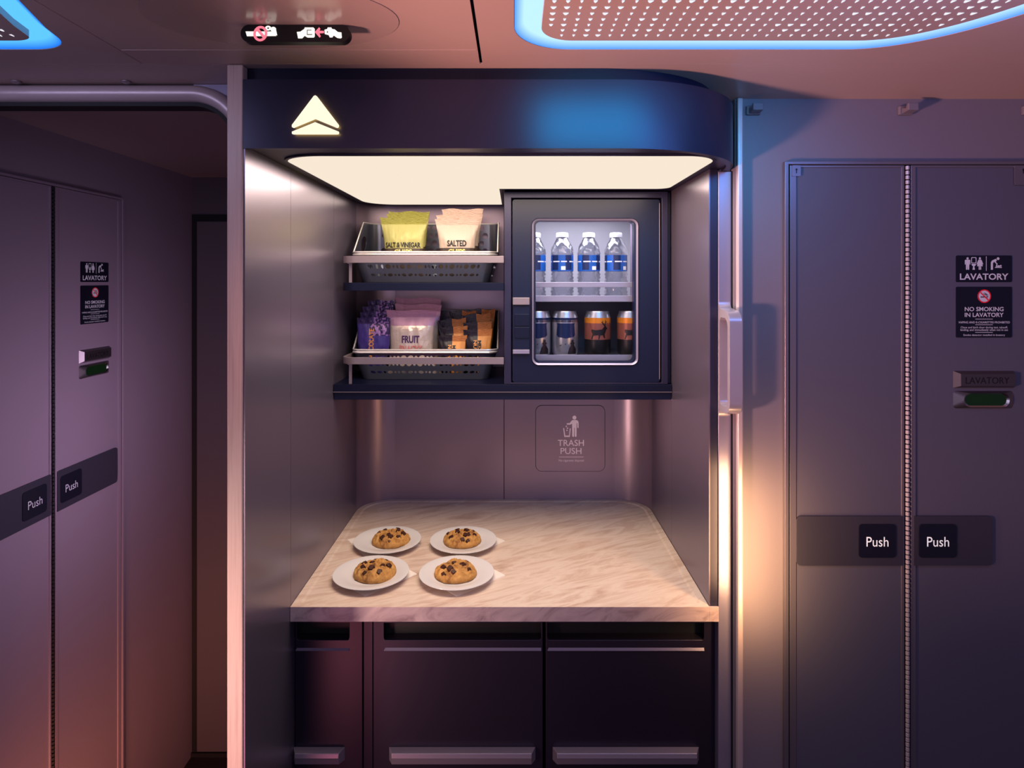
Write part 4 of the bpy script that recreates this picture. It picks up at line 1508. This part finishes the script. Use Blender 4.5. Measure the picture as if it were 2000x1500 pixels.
def make_bottle():
    t = thing('water_bottle', 'x', 'bottle', (PX(1045, YBt), YBt, ZSH + .0003), group='water bottles in the chiller')
    o = t.location
    z1, z2 = PZ(530, YBt) - ZSH, PZ(499, YBt) - ZSH
    pr_ = [(.001, .004), (.018, .001), (.026, .0), (Rb, .005)]
    z = .008
    k = 0
    while z < z1 - .003:
        pr_.append((Rb - (.0022 if k % 2 else 0), z)); z += .0045; k += 1
    pr_ += [(Rb - .0012, z1), (Rb - .0012, z2), (Rb, z2 + .002)]
    z = z2 + .006
    k = 0
    zs_ = Hb - .024
    while z < zs_:
        f = (z - z2) / (zs_ - z2)
        pr_.append(((Rb - .001 * (k % 2)) * (1 - .34 * f ** 2.4), z)); z += .004; k += 1
    pr_ += [(.0175, zs_ + .004), (.0150, zs_ + .008), (.0140, zs_ + .011), (.0140, Hb - .002), (.010, Hb - .002)]
    vs, fs = [], []
    n = 40
    for r, z in pr_:
        for j in range(n):
            a = 2 * PI * j / n
            tw = 1 + (.035 * math.sin(6 * (a + z * 38)) if (z < z1 - .004 or (z2 + .005 < z < zs_)) else 0)
            vs.append(o + Vector((r * tw * math.cos(a), r * tw * math.sin(a), z)))
    for i in range(len(pr_) - 1):
        for j in range(n):
            fs.append((i * n + j, i * n + (j + 1) % n, (i + 1) * n + (j + 1) % n, (i + 1) * n + j))
    b = MB()
    b.add(vs, fs, M_pet, True)
    b.build('body', t, ang=80)
    b = MB(Matrix.Translation(o))
    zz = [z1, z1 + .003, z1 + (z2 - z1) * .30, z1 + (z2 - z1) * .56, z1 + (z2 - z1) * .63, z2]
    n = 48
    for i in range(5):
        ring0 = [((Rb - .0006) * math.cos(2 * PI * j / n), (Rb - .0006) * math.sin(2 * PI * j / n), zz[i]) for j in range(n)]
        ring1 = [(x, y, zz[i + 1]) for x, y, _ in ring0]
        for j in range(n):
            a = math.degrees(2 * PI * (j + .5) / n)
            m_ = M_blabel if i == 0 else (M_blabel2 if (j // 5) % 2 else M_blabel)
            if i == 3 and (j % 12) not in (0, 1, 7): m_ = M_white
            if i == 1 and 240 < a < 262: m_ = M_white
            b.add([ring0[j], ring0[(j + 1) % n], ring1[(j + 1) % n], ring1[j]], [(0, 1, 2, 3)], m_, True)
    b.build('label', t)
    b = MB(Matrix.Translation(o))
    b.lathe([(.0145, Hb - .0125), (.0162, Hb - .0125), (.0160, Hb - .002), (.0140, Hb), (.0001, Hb)], M_cap, 28, cap=False)
    b.build('cap', t, ang=50)
    return t


bl = make_bottle()
labs = ['leftmost clear water bottle on the chiller shelf, cut by the window edge', 'second clear water bottle from the left on the chiller shelf', 'third clear water bottle from the left on the chiller shelf', 'rightmost clear water bottle on the chiller shelf']
for i, px in enumerate((1044, 1098, 1150, 1203)):
    o = bl if i == 0 else copy_tree(bl)
    o.location = (PX(px, YBt), YBt, ZSH + .0003)
    o.rotation_euler = (0, 0, i * .35)
    o['label'] = labs[i]

# cans
YC = 1.602
Rc, Hc = .0335, PZ(607, YC) - 1.4078


def wrap(mb, pts2, m, R=Rc + .0004, o=Vector((0, 0, 0)), n=1):
    """flat figure (arc length, z) bent round the can; front is -y"""
    tr = tessellate_polygon([[Vector((p[0], p[1], 0)) for p in pts2]])
    # subdivide triangles so that they hug the cylinder
    bm = bmesh.new()
    vv = [bm.verts.new((p[0], p[1], 0)) for p in pts2]
    for f in tr:
        try: bm.faces.new([vv[i] for i in f])
        except ValueError: pass
    for _ in range(6):
        lg = [e for e in bm.edges if abs(e.verts[0].co.x - e.verts[1].co.x) > .004]
        if not lg: break
        bmesh.ops.subdivide_edges(bm, edges=lg, cuts=1)
        bmesh.ops.triangulate(bm, faces=bm.faces)
    bm.verts.ensure_lookup_table()
    for i, v in enumerate(bm.verts): v.index = i
    vs = [o + Vector((R * math.sin(v.co.x / R), -R * math.cos(v.co.x / R), v.co.y)) for v in bm.verts]
    fs = [tuple(v.index for v in f.verts) for f in bm.faces]
    bm.free()
    mb.add(vs, fs, m, True)


def can_profile():
    return [(.001, .003), (.022, .002), (.024, 0), (.0265, .002), (Rc, .012), (Rc, .094 * Hc / .115), (Rc, Hc - .016), (Rc - .0045, Hc - .0045), (Rc - .0045, Hc - .0015), (Rc - .0052, Hc), (Rc - .0062, Hc - .001), (Rc - .0066, Hc - .0035), (.001, Hc - .0035)]


def make_can(kind, o, label, group):
    t = thing('drink_can', label, 'can', o, group=group)
    b = MB(Matrix.Translation(o))
    if kind == 'silver':
        pr_ = can_profile()
        b.lathe(pr_[:6] + [(Rc, Hc - .028)], M_cansilver, 48, cap=False)
        b.lathe([(Rc, Hc - .0165), (Rc, Hc - .028)][::-1], M_cannavy, 48, cap=False)
        b.lathe([(Rc, Hc - .0165)] + pr_[6:], M_cansilver, 48, cap=False)
        b.build('body', t, ang=60)
        b = MB(Matrix.Translation(o))
        s_ = .0255
        zc1, zc0 = Hc - .030, Hc - .066
        wrap(b, [(-s_, zc1), (-s_ * .9, zc1 - .004)] + [(-s_, zc0 + .006), (-s_ * .8, zc0 + .001), (0, zc0 - .002), (s_ * .8, zc0 + .001), (s_, zc0 + .006), (s_ * .9, zc1 - .004), (s_, zc1)], M_cannavy, R=Rc + .0005)
        # figure with a brimmed hat, and small birds
        fx = .017
        z = .010
        wrap(b, [(fx - .013, z), (fx + .012, z), (fx + .012, z + .012), (fx + .006, z + .020), (fx + .004, z + .024), (fx + .008, z + .027), (fx + .004, z + .029), (fx + .003, z + .036), (fx - .003, z + .036), (fx - .004, z + .029), (fx - .007, z + .027), (fx - .004, z + .024), (fx - .005, z + .020), (fx - .009, z + .015)], M_canblack, R=Rc + .0009)
        wrap(b, [(-.018, z + .022), (-.014, z + .020), (-.010, z + .025), (-.014, z + .0225)], M_canblack, R=Rc + .0009)
        wrap(b, [(-.004, z + .026), (-.001, z + .023), (.001, z + .028), (-.001, z + .0255)], M_canblack, R=Rc + .0009)
        b.build('artwork', t)
    else:
        pr_ = can_profile()
        b.lathe(pr_[:5] + [(Rc, .046)], M_canblack, 48, cap=False)
        b.lathe([(Rc, .046), (Rc, Hc - .030)], M_cancopper, 48, cap=False)
        b.lathe([(Rc, Hc - .030), (Rc, Hc - .0165)], M_canorange, 48, cap=False)
        b.lathe([(Rc, Hc - .0165)] + pr_[6:], M_cansilver, 48, cap=False)
        b.build('body', t, ang=60)
        b = MB(Matrix.Translation(o))
        # stag silhouette facing right
        k = .00031
        S = [(600, 1040), (612, 1000), (600, 975), (605, 962), (640, 968), (690, 962), (705, 945), (712, 935), (700, 925), (690, 915), (700, 918), (703, 905), (708, 922), (716, 922), (722, 905), (722, 925), (724, 935), (742, 958), (730, 962), (722, 985), (712, 1000), (718, 1030), (708, 1034), (700, 1008), (676, 1010), (668, 1044), (660, 1044), (664, 1008), (640, 1010), (622, 1012), (610, 1044)]
        wrap(b, [((x - 668) * k, .046 + (1046 - y) * k) for x, y in S][::-1], M_canblack, R=Rc + .0008)
        for A in ([(702, 922), (706, 921), (696, 906), (700, 892), (696, 890), (691, 904), (684, 898), (683, 902), (692, 911)], [(712, 922), (716, 922), (724, 908), (736, 902), (734, 898), (725, 902), (724, 888), (720, 888), (719, 906)]):
            q_ = [((x - 668) * k, .046 + (1046 - y) * k) for x, y in A]
            wrap(b, q_, M_canblack, R=Rc + .0008)
        b.build('artwork', t)
    return t


zc = 1.4078
cans = [(1050, 'silver', 'silver can with navy badge, leftmost, cut by the window edge'), (1103.5, 'silver', 'silver can with navy badge, second from left in the chiller'),
        (1167, 'stag', 'orange and black can with a stag silhouette, third from left'), (1231, 'stag', 'orange and black stag can, rightmost, cut by the window edge')]
for px, kd, lb in cans:
    make_can(kd, Vector((PX(px, YC), YC, zc)), lb, 'silver cans in the chiller' if kd == 'silver' else 'orange and black cans in the chiller')

# ------------------------------------------------------------------ lights


def area(name, loc, target, sx, sy, power, col, spread=PI):
    l = bpy.data.lights.new(name, 'AREA')
    l.shape = 'RECTANGLE'
    l.size, l.size_y = sx, sy
    l.energy = power
    l.color = lin(col)
    l.spread = spread
    o = bpy.data.objects.new(name, l)
    C.objects.link(o)
    o.location = loc
    o.rotation_euler = (Vector(target) - Vector(loc)).to_track_quat('-Z', 'Y').to_euler()
    return o


def spot(name, loc, target, power, col, r, ang):
    l = bpy.data.lights.new(name, 'SPOT')
    l.energy = power
    l.color = lin(col)
    l.shadow_soft_size = r
    l.spot_size = math.radians(ang)
    l.spot_blend = .6
    o = bpy.data.objects.new(name, l)
    C.objects.link(o)
    o.location = loc
    o.rotation_euler = (Vector(target) - Vector(loc)).to_track_quat('-Z', 'Y').to_euler()
    return o


def point(name, loc, power, col, r):
    l = bpy.data.lights.new(name, 'POINT')
    l.energy = power
    l.color = lin(col)
    l.shadow_soft_size = r
    o = bpy.data.objects.new(name, l)
    C.objects.link(o)
    o.location = loc
    return o


area('niche_lamp', (-.03, 1.27, ZL - .003), (-.03, 1.27, 0), .72, .36, 7.2, (255, 230, 206))
area('niche_lamp_rear', (-.22, 1.60, ZL - .003), (-.22, 1.60, 0), .36, .28, .5, (255, 228, 200))
area('shelf_fill', (-.22, 1.512, 1.5765), (-.22, 1.60, 1.42), .34, .012, .11, (255, 220, 205))  # added warm fill under the upper shelf, brightens the lower packets
spot('key_lamp', (-1.15, .30, 1.15), (1.05, 1.08, 1.90), 150, (255, 186, 168), .09, 50)
area('blue_lamp', (.28, .80, 1.93), (.28, 1.01, 1.86), .46, .14, .72, (10, 182, 240), math.radians(80))
area('blue_fill', (.58, .66, 1.93), (.58, 1.2, 1.3), .5, .2, 2.0, (100, 152, 255))
area('post_lamp', (.4480, 1.10, 1.08), (.468, 1.2, 1.08), .03, .26, 1.15, (255, 196, 130))
area('chiller_lamp', (.17, 1.62, j1 - .002), (.17, 1.66, 0), .27, .12, 1.6, (244, 244, 255))
area('low_warm_fill', (-.75, .9, .10), (-1.087, 1.6, .30), .3, .3, 2.6, (255, 160, 120), math.radians(90))  # added warm fill near the floor for the lower corridor, no visible fixture
area('low_red_fill', (-.65, .25, .35), (-.42, 1.2, .75), .3, .3, .28, (255, 140, 160), math.radians(70))  # added reddish fill from low left, tints the trolley fronts
area('corridor_fill', (-.50, 1.45, 1.22), (-1.087, 1.52, 1.18), .2, .4, 1.25, (225, 196, 226), math.radians(120))
area('arch_fill', (-.85, .72, 1.93), (-.75, 1.1, 1.93 - .25), .5, .12, .8, (205, 200, 245), math.radians(120))  # added fill just below the left ceiling light, brightens the arch frame
area('pillar_fill', (-.80, .50, .95), (-.455, 1.01, .95), .10, .5, .85, (255, 212, 196), math.radians(50))  # added unseen warm fill, brightens the lower half of the pillar
area('cabin_fill', (.1, -.9, 1.45), (-.1, 1.4, 1.15), 1.6, 1.0, 6.5, (192, 180, 212))

w = bpy.data.worlds.new('world')
bpy.context.scene.world = w
w.use_nodes = True
bg = w.node_tree.nodes['Background']
bg.inputs[0].default_value = (*lin((150, 128, 165)), 1)
bg.inputs[1].default_value = .28

# ------------------------------------------------------------------ camera
cam = bpy.data.cameras.new('camera')
cam.sensor_width = 36
cam.lens = 36 * F / 2000
cam.shift_x = -(VX - 1000) / 2000
cam.shift_y = -(750 - VY) / 2000
cam.clip_start = .02
co = bpy.data.objects.new('camera', cam)
C.objects.link(co)
co.location = (0, 0, EYE)
co.rotation_euler = (PI / 2, 0, 0)
sc = bpy.context.scene
sc.camera = co
sc.view_settings.view_transform = 'Standard'
sc.view_settings.look = 'None'
sc.view_settings.exposure = 0
sc.cycles.max_bounces = 8
sc.cycles.transparent_max_bounces = 16
sc.cycles.use_denoising = True
sc.cycles.sample_clamp_indirect = 4
